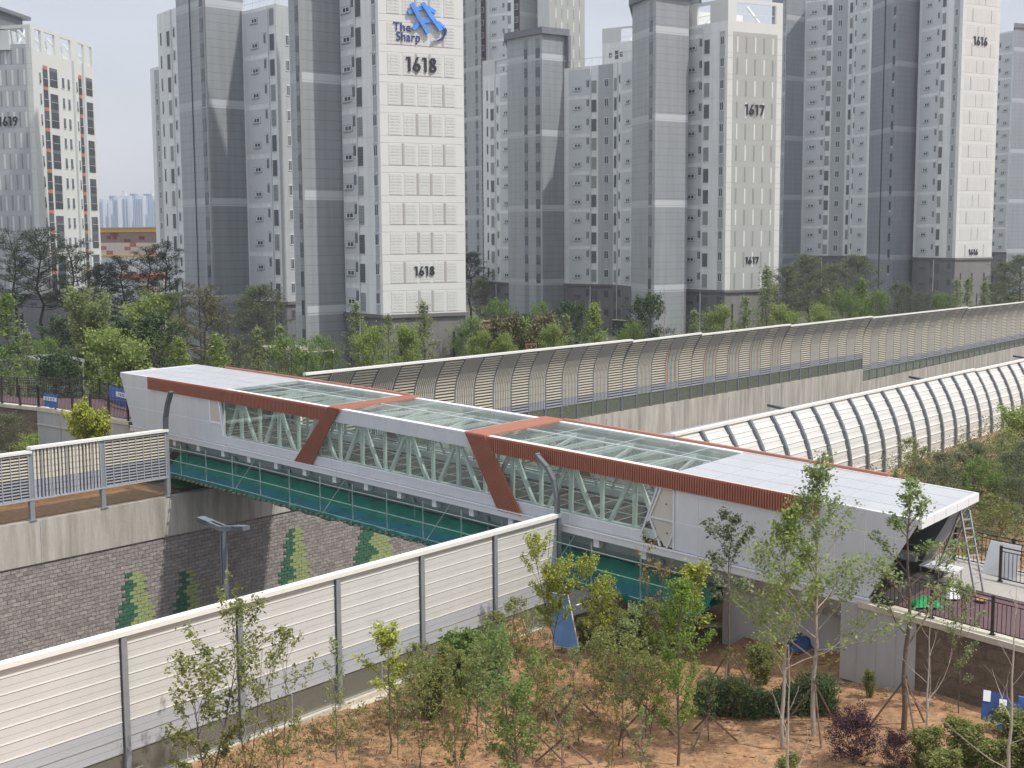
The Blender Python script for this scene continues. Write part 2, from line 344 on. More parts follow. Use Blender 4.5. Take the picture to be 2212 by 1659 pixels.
# ================================================================ RETAINING WALLS
t = thing('retaining_wall', 'long stained concrete and split stone retaining wall on the far side of the road', 'retaining wall', R(60,57,0))
mb = MB()
prof = [(-40,10.6,10.6)]
mb.box(-40,52,57.0,57.6,8.5,10.66,0,R); mb.box(52,135.4,57.0,57.6,8.5,11.0,0,R); mb.box(135.4,420,57.0,57.6,8.0,9.6,0,R)
mb.hexa([R(135.4,57.0,9.6),R(420,57.0,9.6),R(420,57.6,9.6),R(135.4,57.6,9.6),R(135.4,57.0,9.61),R(420,57.0,13),R(420,57.6,13),R(135.4,57.6,9.61)])
for s in np.arange(-35, 300, 10.): mb.box(s,s+.06,56.97,57.0,8.5,10.6,1,R)
part(mb, 'concrete_parapet', [M['conc'], M['joint']], t)
mb = MB(); mb.box(-40,84,57.08,57.6,0,8.5,0,R); mb.box(84,420,57.08,57.6,0,8.0,0,R); part(mb, 'stone_facing', M['brick'], t)
mb = MB(); mb.box(-40,135.4,56.93,57.7,10.66,10.74,0,R)
# coping replaced by stepped sills below each stretch of barrier
def painted_tree(s0, ztop, zbot, halfw, right=.55):
    dk, lt = MB(), MB(); bw, bh = .46, .205; r = math.floor(zbot/bh)
    while r*bh < ztop:
        z = r*bh; f = (ztop-z)/(ztop-zbot); hw = halfw*min(1, f*1.4+.18)*(1-.12*(r % 3 == 0)) ; off = bw/2 if r % 2 else 0
        n0 = math.floor((s0-hw-off)/bw); n1 = math.floor((s0+hw-off)/bw)
        for n in range(n0, n1+1):
            a = n*bw+off+.012; g = dk if a+bw/2 < s0-hw*(1-2*(1-right)*.9)+hw*.25*math.sin(r*.9) else lt
            g.box(a, a+bw-.024, 57.02+.03*random.random(), 57.1, z+.012, z+bh-.012, 0, R)
        r += 1
    o = part(dk, 'painted_stone', M['green1'], t); o['label'] = 'stone blocks painted dark green'
    o = part(lt, 'painted_stone', M['green2'], t); o['label'] = 'stone blocks painted lime green'
painted_tree(40.35, 6.95, 1.2, 1.15); painted_tree(43.8, 6.3, .8, .9, .5); painted_tree(51.7, 7.2, .8, 1.25); painted_tree(58.4, 8.3, .8, 1.6, .45)
# near-side concrete kerb below the near barrier
t = thing('barrier_plinth', 'low pale concrete plinth under the near white noise barrier', 'concrete plinth', R(30,30,9))
mb = MB(); mb.box(-30,41.6,29.80,30.25,0,9.08,0,R); mb.box(47,420,27.6,28.1,0,9.5,0,R); part(mb, 'concrete_parapet', M['kerb'], t)
mb = MB(); mb.box(-30,41.6,29.5,29.80,8.4,8.92,0,R); part(mb, 'kerb', M['kerb'], t)

# ================================================================ NOISE BARRIERS
def curve_prof(p, zb, zt_, lean, r0=2.2, n=8):
    """barrier section: straight up, then leaning towards the road"""
    out = [(p, zb)]; zc = zt_-r0
    for i in range(n+1):
        f = i/n; out.append((p+lean*f*f, zc+r0*f))
    return out
# (a) near straight barrier
def near_barrier():
    t = thing('noise_barrier', 'white and blue grey panelled noise barrier crossing the foreground below the bridge', 'noise barrier', R(30,30,9))
    posts = [20.72+4.1*i for i in range(-6, 6)]; top = 13.36
    for i, s in enumerate(posts):
        mb = MB(); mb.box(s-.09,s+.09,29.86,29.885,9.08,top-.06,0,R); mb.box(s-.09,s+.09,30.09,30.115,9.08,top-.06,0,R); mb.box(s-.02,s+.02,29.885,30.09,9.08,top-.06,0,R)
        mb.box(s-.16,s+.16,29.82,30.2,9.08,9.11,0,R); part(mb, 'post', M['steel'], t)
        if i == len(posts)-1:
            mb = MB(); pr = [(30,13.3),(30.02,14.1),(30.18,14.8),(30.5,15.3),(31,15.72)]
            for a, b in zip(pr, pr[1:]): mb.bar(R(s,a[0],a[1]), R(s,b[0],b[1]), .13, .22, 0, (U[0],U[1],0))
            mb.bar(R(s,31,15.72), R(s,31.05,15.76), .2, .28, 0, (U[0],U[1],0))
            o = part(mb, 'curved_post', M['steeld'], t); continue
        e = posts[i+1]; mb = MB(); z = 9.98
        k = 0
        while z < top-.1:
            z1 = min(z+.44, top-.02); mi = 1 if z < 10.8 else 0
            a, b = s+.1, e-.1; y0 = 29.97
            # one cassette: flat field, small mid groove, rounded lower nose
            mb.box(a,b,y0,y0+.1,z+.046,z+(z1-z)*.5-.004,mi,R); mb.box(a,b,y0,y0+.1,z+(z1-z)*.5+.004,z1-.008,mi,R)
            mb.box(a,b,y0-.014,y0+.1,z+.012,z+.045,2 if mi == 0 else 3,R)
            mb.box(a,b,y0+.03,y0+.09,z-.02,z1,4,R)
            z += .44; k += 1
        part(mb, 'acoustic_panel', [M['pan'], M['pang'], M['cap'], M['concl'], M['louv']], t)
        mb = MB(); mb.box(s+.1,e-.1,29.99,30.01,9.14,9.95,0,R); o = part(mb, 'clear_pane', M['clear'], t); 
        mb = MB(); mb.box((s+e)/2-.02,(s+e)/2+.02,29.95,30.05,9.1,9.97,0,R); mb.box(s+.1,e-.1,29.95,30.05,9.1,9.14,0,R); part(mb, 'pane_frame', M['alu'], t)
    mb = MB(); mb.box(posts[0],posts[-1]+.08,29.84,30.16,top-.02,top+.12,0,R); part(mb, 'cap', M['cap'], t)
near_barrier()
# slatted panels for the road side of the far barriers
def slat_panel(t, s, e, prof_, kind, zsplit, acc=None):
    lean_ = len(prof_) > 4
    """prof_: list of (p,z) going up; face toward the camera is the road side (smaller p)"""
    mb = MB(); L_ = [0]
    for a, b in zip(prof_, prof_[1:]): L_.append(L_[-1]+math.hypot(b[0]-a[0], b[1]-a[1]))
    def at(l, off=0):
        for i in range(len(L_)-1):
            if l <= L_[i+1]+1e-6 or i == len(L_)-2:
                f = (l-L_[i])/(L_[i+1]-L_[i]); a, b = prof_[i], prof_[i+1]; dx, dz = b[0]-a[0], b[1]-a[1]; q = math.hypot(dx, dz)
                return (a[0]+dx*f - dz/q*off, a[1]+dz*f + dx/q*off)
    def strip(l0, l1, s0, s1, o0, o1, mi):
        a, b, c, d = at(l0, o0), at(l0, o1), at(l1, o0), at(l1, o1)
        mb.hexa([R(s0,*a), R(s1,*a), R(s1,*b), R(s0,*b), R(s0,*c), R(s1,*c), R(s1,*d), R(s0,*d)], mi)
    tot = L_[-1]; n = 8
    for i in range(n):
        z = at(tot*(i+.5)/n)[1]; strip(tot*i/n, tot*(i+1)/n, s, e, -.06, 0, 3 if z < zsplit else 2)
    if kind == 'h':
        m = int(round(tot/(.21 if lean_ else .15))); 
        for i in range(m):
            l = tot*i/m; mi = 1 if at(l)[1] < zsplit else 0
            strip(l+.02, l+tot/m*.52, s, e, .012, .085, mi)
    else:
        c = max(3, int(round((e-s)/.2)))
        for j in range(c):
            a = s+(e-s)*(j+.2)/c; b = s+(e-s)*(j+.72)/c
            for i in range(n):
                mi = 1 if at(tot*(i+.5)/n)[1] < zsplit else 0
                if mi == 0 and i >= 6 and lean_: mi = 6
                if acc and mi == 0 and 1 <= i <= 5 and j % 3 == 1: mi = 4+(j//3) % 2
                strip(tot*i/n+.012, tot*(i+1)/n-.012, a, b, .0, .08, mi)
    mats = [M['cream'] if kind == 'h' or not lean_ else M['creamv'], M['creamg'], M['backc'], M['backg'], M['orangep'], M['tealp'], M['creamshade']]
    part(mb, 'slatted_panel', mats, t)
M['creamshade'] = mat('shaded top acoustic slat', (.50,.475,.42), .6, 0, .05); M['orangep'] = mat('orange painted slat', (.46,.27,.17), .6); M['tealp'] = mat('teal painted slat', (.25,.42,.42), .6)  # top slats: shade of the leaning section put into their colour
# (b) far left straight barrier
t = thing('noise_barrier', 'cream and grey slatted noise barrier on the far wall left of the bridge', 'noise barrier', R(34,57,10))
posts = [42.75-4.05*i for i in range(0, 6)][::-1]
for i, s in enumerate(posts):
    top = 14.2 if i > 2 else 14.02
    mb = MB(); mb.box(s-.12,s+.12,57.0,57.22,10.7,top,0,R); mb.box(s-.2,s+.2,56.95,57.3,10.66,10.72,0,R); part(mb, 'post', M['steel'], t)
    if i == len(posts)-1:
        mb = MB(); pr = [(57.1,14.2),(57.05,15.0),(56.85,15.7),(56.5,16.4)]
        for a, b in zip(pr, pr[1:]): mb.bar(R(s,a[0],a[1]), R(s,b[0],b[1]), .15, .26, 0, (U[0],U[1],0))
        part(mb, 'curved_post', M['steelx'], t); break
    e = posts[i+1]; top = 14.2 if i > 2 else 14.02
    if i != 3 and i != 1: 
        for a in np.linspace(s+.14, e-.14, 9)[:-1]: pass
    slat_panel(t, s+.14, e-.14, [(57.08,11.75),(57.08,top)], 'v' if i % 2 == 1 else 'h', 12.72)
    mb = MB()
    for a in np.linspace(s+.14, e-.14, 9): mb.box(a-.02,a+.02,56.96,57.0,11.75,top,0,R)
    mb.box(s,e,56.97,57.18,11.68,11.76,0,R)
    part(mb, 'panel_frame', M['creamg'], t)
    mb = MB(); mb.box(s+.1,e-.1,57.1,57.12,10.72,11.7,0,R); part(mb, 'clear_pane', M['clearf'], t)
    mb = MB(); mb.box(s,e+.05,56.9,57.3,top,top+.13,0,R); part(mb, 'cap', M['cap'], t)
# (c) far curved barrier
secs = [(52.0,87.3),(87.3,98.3),(98.3,115.5),(115.5,135.4),(135.4,166),(166,200)]
FARL = ['nearest the bridge', 'short second stretch from the bridge', 'third stretch, with orange and teal strips', 'fourth stretch, before the wall drop', 'fifth stretch, behind the wall drop', 'last one at the right edge']
for si, (a0, a1) in enumerate(secs):
    t = thing('noise_barrier', 'curved cream and grey slatted barrier, '+FARL[si], 'noise barrier', R(a0,57,10.9), 'curved slatted barriers along the far side of the road')
    n = int(round((a1-a0)/2.12)); dd = (a1-a0)/n; base = 11.0 if si < 4 else 9.62
    mbc = MB()
    for i in range(n+1):
        s = a0+dd*i; top = 16.58+.13*i/n; bz = base if si < 4 else 9.62+(s-135.4)*.0119
        pr = curve_prof(57.12, bz+1.15, top, -1.0, 2.6)
        if i == n and si < 5: continue
        mb = MB(); full = [(57.12,bz)]+pr[1:]
        for a, b in zip(full, full[1:]): mb.bar(R(s,a[0],a[1]), R(s,b[0],b[1]), .13, .2, 0, (U[0],U[1],0))
        mb.box(s-.12,s+.12,57.0,57.3,bz,bz+.04,0,R); part(mb, 'post', M['steeld'], t)
        if i < n:
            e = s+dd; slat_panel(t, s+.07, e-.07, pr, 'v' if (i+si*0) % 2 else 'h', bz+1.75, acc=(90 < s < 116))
            mb = MB(); mb.box(s+.06,e-.06,57.1,57.13,bz,bz+1.13,0,R); part(mb, 'clear_pane', M['clearg'], t)
    p1, p2 = 16.6, 16.73
    mbc.hexa([R(a0,56.0,p1),R(a1,56.0,p2),R(a1,56.3,p2),R(a0,56.3,p1),R(a0,56.0,p1+.14),R(a1,56.0,p2+.14),R(a1,56.3,p2+.14),R(a0,56.3,p1+.14)])
    part(mbc, 'cap', M['cap'], t)
# (d) near side white curved barrier
for si, (a0, n) in enumerate(((47.0, 17), (85.08, 18), (125.4,18))):
    t = thing('noise_barrier', 'white curved noise barrier with dark ribs, '+('starting behind the bridge', 'continuing at the right edge', 'farthest stretch out of the right edge')[si], 'noise barrier', R(a0,27,10), 'white curved barriers along the near side of the road')
    for i in range(n+1):
        s = a0+2.24*i; dz = .08*i/n; pr = curve_prof(27.0, 9.5, 16.1+dz, 1.15, 3.4, 9)
        if i == n and si < 2: continue
        mb = MB()
        for a, b in zip(pr, pr[1:]): mb.bar(R(s,a[0]-.1,a[1]), R(s,b[0]-.1,b[1]+.03), .12, .18, 0, (U[0],U[1],0))
        part(mb, 'rib', M['steeld'], t)
        if i < n:
            mb = MB(); L_ = [0]
            for a, b in zip(pr, pr[1:]): L_.append(L_[-1]+math.hypot(b[0]-a[0], b[1]-a[1]))
            l = 0
            def at(l):
                j = max(0, min(len(pr)-2, next((q for q in range(len(pr)-1) if l <= L_[q+1]), len(pr)-2)))
                f = (l-L_[j])/(L_[j+1]-L_[j]); a, b = pr[j], pr[j+1]; return (a[0]+(b[0]-a[0])*f, a[1]+(b[1]-a[1])*f)
            while l < L_[-1]-.05:
                a = at(l+.05); b = at(min(l+.27, L_[-1])); c = at(min(l+.285, L_[-1])); d = at(min(l+.52, L_[-1])); e0 = at(l)
                mi = 1 if a[1] < 11.3 else 0; x0, x1 = s+.08, s+2.16
                for q0, q1, off in ((a,b,0),(c,d,0)):
                    mb.hexa([R(x0,q0[0],q0[1]),R(x1,q0[0],q0[1]),R(x1,q0[0]+.09,q0[1]),R(x0,q0[0]+.09,q0[1]),R(x0,q1[0],q1[1]),R(x1,q1[0],q1[1]),R(x1,q1[0]+.09,q1[1]),R(x0,q1[0]+.09,q1[1])], mi)
                mb.hexa([R(x0,e0[0]-.04,e0[1]),R(x1,e0[0]-.04,e0[1]),R(x1,e0[0]+.09,e0[1]),R(x0,e0[0]+.09,e0[1]),R(x0,a[0]-.04,a[1]),R(x1,a[0]-.04,a[1]),R(x1,a[0]+.09,a[1]),R(x0,a[0]+.09,a[1])], 2)
                mb.hexa([R(x0,e0[0]+.05,e0[1]),R(x1,e0[0]+.05,e0[1]),R(x1,e0[0]+.12,e0[1]),R(x0,e0[0]+.12,e0[1]),R(x0,d[0]+.05,d[1]),R(x1,d[0]+.05,d[1]),R(x1,d[0]+.12,d[1]),R(x0,d[0]+.12,d[1])], 3)
                l += .53
            part(mb, 'acoustic_panel', [M['pan'], M['pang'], M['cap'], M['louv']], t)
    mb = MB(); a1 = a0+2.24*n; z0, z1 = 16.12, 16.2
    mb.hexa([R(a0,28.05,z0),R(a1,28.05,z1),R(a1,28.3,z1),R(a0,28.3,z0),R(a0,28.05,z0+.12),R(a1,28.05,z1+.12),R(a1,28.3,z1+.12),R(a0,28.3,z0+.12)])
    part(mb, 'cap', M['cap'], t)

# ================================================================ STREET LAMPS in the median
def lamp(s, label, first=None):
    t = thing('street_lamp', label, 'street lamp', R(s,42.2,.18), 'double arm street lamps in the median')
    mb = MB(); mb.box(s-.11,s+.11,42.1,42.17,.18,12.3,0,R); mb.box(s-.11,s+.11,42.23,42.3,.18,12.3,0,R); mb.box(s-.07,s+.07,42.17,42.23,.18,12.3,1,R)
    part(mb, 'pole', [M['steeld'], M['dark']], t)
    for sg in (1, -1):
        mb = MB()
        for a, b in ((-.19,-.09),(.09,.19)):
            mb.hexa([R(s+a,42.2,12.28),R(s+b,42.2,12.28),R(s+b,42.2+sg*1.45,12.5),R(s+a,42.2+sg*1.45,12.5),R(s+a,42.2,12.48),R(s+b,42.2,12.48),R(s+b,42.2+sg*1.45,12.68),R(s+a,42.2+sg*1.45,12.68)])
        mb.hexa([R(s-.19,42.2+sg*.75,12.40),R(s+.19,42.2+sg*.75,12.40),R(s+.19,42.2+sg*1.47,12.5),R(s-.19,42.2+sg*1.47,12.5),R(s-.19,42.2+sg*.75,12.6),R(s+.19,42.2+sg*.75,12.6),R(s+.19,42.2+sg*1.47,12.69),R(s-.19,42.2+sg*1.47,12.69)])
        part(mb, 'lamp_arm', M['steeld'], t)
lamp(34.3, 'grey double arm street lamp standing in the road before the stone wall')
lamp(86.5, 'street lamp whose dark arm tip shows over the white curved barrier, nearest')
lamp(114.3, 'street lamp whose dark arm tip shows over the middle of the white curved barrier')
lamp(144.5, 'street lamp whose dark arm shows at the right edge over the white barrier')

# ================================================================ PEDESTRIAN BRIDGE
br = thing('pedestrian_bridge', 'covered white pedestrian bridge with terracotta bands and glass roof across the road', 'footbridge', B(-9, 2.75, 3))
def bb(mb, k0, k1, w0, w1, d0, d1, mi=0, step=3.0):
    n = max(1, int(math.ceil(abs(k1-k0)/step)))
    for i in range(n): mb.box(k0+(k1-k0)*i/n, k0+(k1-k0)*(i+1)/n, w0, w1, d1, d0, mi, B)
def bpoly(mb, pts, w0, w1, mi=0):
    base = [B(k, w0, d) for k, d in pts]; top = [B(k, w1, d) for k, d in pts]; n = len(pts)
    mb.add(base+top, [tuple(range(n)), tuple(range(n, 2*n))[::-1]]+[(i, i+n, (i+1) % n+n, (i+1) % n) for i in range(n)], mi)
def clip(poly, f):   # keep f(p)>=0
    out = []
    for i in range(len(poly)):
        a, b = poly[i], poly[(i+1) % len(poly)]; fa, fb = f(a), f(b)
        if fa >= 0: out.append(a)
        if (fa >= 0) != (fb >= 0): t_ = fa/(fa-fb); out.append((a[0]+(b[0]-a[0])*t_, a[1]+(b[1]-a[1])*t_))
    return out
KL = lambda d: -33.83+d/2.97*1.2; KR = lambda d: 15.55-d/2.97*1.75
WL = lambda d: -23.8+(d-.4)*.2; WR = lambda d: 5.2-(d-.4)*.42           # window edges
for side in (0, 1):
    w0, w1 = (0, -.014) if side == 0 else (5.5, 5.514)
    bw0, bw1 = (0.0, .10) if side == 0 else (5.4, 5.5)
    # backing sheets (seams show white)
    mb = MB(); 
    bpoly(mb, [(KL(0),0),(KL(2.97),2.97),(-28,2.97),(-28,0)], bw0, bw1); bpoly(mb, [(-28,0),(-28,2.97),(WL(2.52),2.97),(WL(2.52),2.52),(WL(.65),.65),(WL(.65),0)], bw0, bw1)
    bpoly(mb, [(5.84,0),(5.84,2.97),(10,2.97),(10,0)], bw0, bw1); bpoly(mb, [(10,0),(10,2.97),(KR(2.97),2.97),(KR(0),0)], bw0, bw1)
    bb(mb, WL(.65), 5.84, bw0, bw1, 0, .65); bb(mb, WL(2.52), 4.3, bw0, bw1, 2.52, 2.97)
    part(mb, 'cladding_backing', M['seam'], br)
    mb = MB(); g = .022
    def panel(k0, k1, d0, d1):
        p = [(k0+g,d0+g),(k0+g,d1-g),(k1-g,d1-g),(k1-g,d0+g)]
        p = clip(p, lambda q: q[0]-KL(q[1])-.01); p = clip(p, lambda q: KR(q[1])-q[0]-.01)
        if len(p) > 2: bpoly(mb, p, w0, w1)
    for d0, d1 in ((0,.76),(.76,1.88),(1.88,2.97)):
        k = -34.5
        while k < -24.66-.2: panel(k, k+1.093, d0, d1); k += 1.093
        k = 5.84
        while k < 15.6: panel(k, k+1.11, d0, d1); k += 1.11
    # upper and lower bands over and under the window
    k = -24.66
    while k < 5.7: panel(k, min(k+1.093, 5.84), 0, .65); k += 1.093
    k = WL(2.52)
    while k < 4.2: panel(k, min(k+1.093, 4.3), 2.52, 2.97); k += 1.093
    q = [(-24.66+g,1.88+g),(-24.66+g,2.97-g),(WL(2.52)-g,2.97-g),(WL(2.52)-g,2.52),(WL(1.88)-g,1.88+g)]; bpoly(mb, q, w0, w1)
    part(mb, 'cladding', M['clad'], br)
    mb = MB(); q = [(-24.6,.72),(-24.6,1.82),(WL(1.82)-.12,1.82),(WL(.72)-.12,.72)]; bpoly(mb, q, w0, w0-.02 if side == 0 else w0+.02); part(mb, 'blank_board', M['beige'], br)
    mb = MB()
    for a, b in (((WL(.6)-.06,.65),(WL(2.52)-.06,2.52)), ((-24.64,.68),(-24.64,1.86)), ((-24.6,1.86),(WL(1.86),1.86))):
        mb.bar(B(a[0],w1,a[1]), B(b[0],w1,b[1]), .09, .09, 0, (U[0],U[1],0))
    part(mb, 'window_frame', M['white'], br)
    if side == 0:   # unfinished bay at the near end
        mb = MB(); bpoly(mb, [(5.15,.74),(4.72,1.86),(5.80,1.86),(5.80,.74)], .02, 0); bpoly(mb, [(4.78,1.93),(5.35,2.92),(5.80,2.92),(5.80,1.93)], .02, 0)
        for k_, d_ in ((5.45,1.3),(5.5,2.4)): mb.box(k_-.03,k_+.03,-.01,0,d_+.03,d_-.03,1,B)
        part(mb, 'blank_board', [M['beige'], M['dark']], br)
        mb = MB()
        for a, b in (((5.08,.66),(4.35,2.5)), ((5.22,.72),(4.6,2.1)), ((4.75,1.9),(5.82,1.9)), ((4.7,1.95),(5.2,2.95)), ((5.82,.7),(5.82,2.95)), ((5.8,2.35),(5.5,2.95)), ((5.1,.68),(5.8,.68))):
            mb.bar(B(a[0],-.02,a[1]), B(b[0],-.02,b[1]), .07, .07, 0, (U[0],U[1],0))
        part(mb, 'wall_framing', M['lip'], br)
    else:
        mb = MB(); bpoly(mb, [(5.1,.65),(4.35,2.97),(5.84,2.97),(5.84,.65)], 5.5, 5.45); part(mb, 'blank_board', M['beige'], br)
    # lip beam along the bottom
    mb = MB(); o0, o1 = (-.16, .1) if side == 0 else (5.4, 5.66); bb(mb, KL(2.97)-.05, KR(2.97)+.1, o0, o1, 2.99, 3.27); part(mb, 'edge_beam', M['lip'], br)
    mb = MB(); o2 = -.19 if side == 0 else 5.62; bb(mb, KL(2.97)-.05, KR(2.97)+.1, o2, o2+.07, 2.96, 3.01); part(mb, 'edge_trim', M['seam'], br)
    # glass
    mb = MB(); 
    for i in range(9):
        a = -23.3+i*3.09; b = a+3.09
        p = clip(clip([(a-1,.62),(a-1,2.54),(b+1,2.54),(b+1,.62)], lambda q: q[0]-max(a, WL(q[1])) if i == 0 else q[0]-a), lambda q: (min(b, WR(q[1])) if i == 8 else b)-q[0])
        bpoly(mb, p, .06 if side == 0 else 5.44, .07 if side == 0 else 5.43)
    part(mb, 'side_glass', M['glassw'], br)
    # truss
    wt = .42 if side == 0 else 5.08
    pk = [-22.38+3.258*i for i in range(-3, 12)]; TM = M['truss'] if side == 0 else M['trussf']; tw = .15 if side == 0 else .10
    for i, k in enumerate(pk):
        if not (-32 < k < 10.5): continue
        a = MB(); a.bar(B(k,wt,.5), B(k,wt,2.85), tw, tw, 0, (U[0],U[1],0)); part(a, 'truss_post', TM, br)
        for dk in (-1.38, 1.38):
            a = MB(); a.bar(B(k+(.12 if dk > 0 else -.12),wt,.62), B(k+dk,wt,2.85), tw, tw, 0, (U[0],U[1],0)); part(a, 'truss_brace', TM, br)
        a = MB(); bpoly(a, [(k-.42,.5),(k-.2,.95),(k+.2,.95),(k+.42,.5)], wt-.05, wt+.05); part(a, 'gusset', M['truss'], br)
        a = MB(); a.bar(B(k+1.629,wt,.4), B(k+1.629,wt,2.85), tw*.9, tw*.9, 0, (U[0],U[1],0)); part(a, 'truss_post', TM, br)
    mb = MB(); bb(mb, -32.5, 13.5, wt-.1, wt+.1, .38, .6); part(mb, 'top_chord', M['truss'], br)
    mb = MB(); bb(mb, -32.5, 13.5, wt-.12, wt+.12, 2.55, 2.85); part(mb, 'bottom_chord', M['truss'], br)
    mb = MB()
    for d_ in (1.15, 1.75, 2.2): mb.tube([B(k, wt+(.22 if side == 0 else -.22), d_) for k in np.arange(-32, 13.6, 3.5)], .022, 6)
    part(mb, 'handrail', M['alu'], br)
# roof beams under the glass
pk = [-22.38+1.629*i for i in range(-6, 22)]
for i, k in enumerate(pk):
    a = MB(); a.bar(B(k,.4,.42), B(k,5.1,.42), .14, .16); part(a, 'roof_beam', M['truss'], br)
    a = MB(); w_ = (.4, 5.1) if i % 2 else (5.1, .4); a.bar(B(k,w_[0],.5), B(k+1.629,w_[1],.5), .12, .13); part(a, 'roof_brace', M['truss'], br)
# roof sheets
mb = MB()
RP = [(-33.83,-23.3),(5.8,15.55)]
for a, b in RP: mb = MB(); bb(mb, a, b, 0, 5.5, .05, .18); part(mb, 'roof_sheet', M['roofseam'], br)
for w0, w1 in ((0,.32),(5.18,5.5)): mb = MB(); bb(mb, -23.3, 5.8, w0, w1, .0, .18); part(mb, 'roof_rim', M['roofseam'], br)
for a, b, n in ((-33.83,-23.3,8),(5.8,15.55,6)):
    mb = MB()
    for i in range(n):
        for j in range(4):
            k0 = a+(b-a)*i/n+.02; k1 = a+(b-a)*(i+1)/n-.02; w0 = .03+5.44*j/4+.02; w1 = .03+5.44*(j+1)/4-.02
            bb(mb, k0, k1, w0, w1, .03, .06)
    part(mb, 'roof_panels', M['roof'], br)
mb = MB(); bb(mb, -33.83, -33.75, 0, 5.5, 0, .3); part(mb, 'roof_edge', M['seam'], br); mb = MB(); mb2 = MB()
for j in range(5): mb2.box(15.5,15.6,5.5*j/5+.015,5.5*(j+1)/5-.015,.30,0,0,B)
mb.box(15.48,15.55,0,5.5,.3,.0,0,B); part(mb, 'roof_edge', M['seam'], br); part(mb2, 'roof_fascia', M['white'], br)
# skylights: three stretches
for k0, k1, name in ((-23.3,-14.45,'a'),(-13.7,-5.15,'b'),(-3.9,5.8,'c')):
    mb = MB(); bb(mb, k0, k1, .3, 5.2, .03, .045); part(mb, 'skylight', M['glassr'], br)
    mb = MB(); bb(mb, k0, k1, 2.72, 2.76, .0, .05); 
    for k in np.arange(k0+1.629, k1, 1.629*2): mb.box(k-.006,k+.006,.3,5.2,.04,.028,0,B)
    part(mb, 'glazing_bar', M['seam'], br)
# terracotta bands: ribbed boards
def ribbed(mb, a, b, c, d, n, outw, thick=.055):
    """quad a-b (top, along), d-c (bottom): ribs run from top edge to bottom edge, n ribs; points are (k,d)"""
    a, b, c, d = map(np.array, (a, b, c, d)); s_ = 1 if outw > 2 else -1
    for i in range(n):
        t0, t1 = (i+.2)/n, (i+.7)/n
        q = [a+(b-a)*t0, d+(c-d)*t0, d+(c-d)*t1, a+(b-a)*t1]; bpoly(mb, [tuple(x) for x in q], outw, outw+s_*thick)
    bpoly(mb, [tuple(x) for x in (a, d, c, b)], outw-s_*.05, outw)
for side in (0, 1):
    ow = -.09 if side == 0 else 5.6
    mb = MB(); 
    segs = 6
    for i in range(segs):
        a = -30.68+16.19*i/segs; b = -30.68+16.19*(i+1)/segs
        ribbed(mb, (a,-.02), (b,-.02), (b,.67), (a,.67), 24, ow)
    part(mb, 'terracotta_band', M['red'], br)
    mb = MB(); ribbed(mb, (-14.49,-.03), (-13.67,-.03), (-15.93,3.0), (-17.3,3.0), 11, ow-.03 if side == 0 else ow+.03); part(mb, 'terracotta_strut', M['red'], br)
    mb = MB(); ribbed(mb, (-5.18,-.03), (-3.94,-.03), (-1.84,3.06), (-3.23,3.06), 12, ow-.03 if side == 0 else ow+.03); part(mb, 'terracotta_strut', M['red'], br)
    mb = MB()
    for i in range(segs):
        a = -4.0+15.9*i/segs; b = -4.0+15.9*(i+1)/segs
        ribbed(mb, (a,-.02), (b,-.02), (b,.66), (a,.66), 24, ow)
    part(mb, 'terracotta_band', M['red'], br)
for a, b in ((-14.5,-13.66),(-5.18,-3.94)): 
    mb = MB(); mb.box(a,b,-.14,5.65,.03,-.05,0,B)
    n = 7
    for i in range(n): mb.box(a+(b-a)*(i+.1)/n, a+(b-a)*(i+.5)/n, -.14, 5.65, -.05, -.065, 0, B)
    part(mb, 'terracotta_roof_band', M['redflat'], br)
for a, b in ((-30.68,-14.5),(-3.94,12.1)): mb = MB(); bb(mb, a, b, 5.48, 5.66, -.1, 0); part(mb, 'terracotta_roof_edge', M['redflat'], br)
mb = MB()
for a, b in ((-14.0,5.3),(-4.9,5.3)): pass
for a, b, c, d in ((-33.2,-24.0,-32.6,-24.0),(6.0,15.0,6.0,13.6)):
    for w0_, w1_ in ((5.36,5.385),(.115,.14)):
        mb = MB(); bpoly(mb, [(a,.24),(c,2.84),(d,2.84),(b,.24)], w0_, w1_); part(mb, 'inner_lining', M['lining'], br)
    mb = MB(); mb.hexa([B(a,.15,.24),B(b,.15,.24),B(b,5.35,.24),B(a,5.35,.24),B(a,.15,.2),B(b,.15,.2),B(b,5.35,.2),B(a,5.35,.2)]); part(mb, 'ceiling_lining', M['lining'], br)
# floor, girder
mb = MB(); bb(mb, -33.3, 14.6, .12, 5.38, 2.86, 3.2)
for k in np.arange(-31, 14, 1.1): mb.box(k-.015,k+.015,.5,5.0,2.86,2.853,1,B)
part(mb, 'floor', [M['deckin'], M['beige']], br)
mb = MB()
n = 24
for i in range(n):
    k0 = -32.4+46*i/n; k1 = -32.4+46*(i+1)/n
    sec = [(.15,3.2),(.45,3.75),(.95,4.25),(1.7,4.55),(3.8,4.55),(4.6,4.2),(5.35,3.2)]
    for (w0, d0), (w1, d1) in zip(sec, sec[1:]): mb.add([B(k0,w0,d0),B(k1,w0,d0),B(k1,w1,d1),B(k0,w1,d1)], [(0,1,2,3)])
part(mb, 'girder', M['soffit'], br)
for k in np.arange(-30.6, 14, 2.333):
    mb = MB(); mb.box(k-.14,k+.14,-.02,.3,3.62,3.27,0,B); part(mb, 'bracket', M['white'], br)
    mb = MB(); bpoly_pts = [B(k+.5,-.02,3.27), B(k+.5,1.0,3.27), B(k+.5,1.2,3.85)]; mb.prism(bpoly_pts, Vector(B(k+.62,0,0))-Vector(B(k+.5,0,0))); part(mb, 'rib_plate', M['soffit'], br)
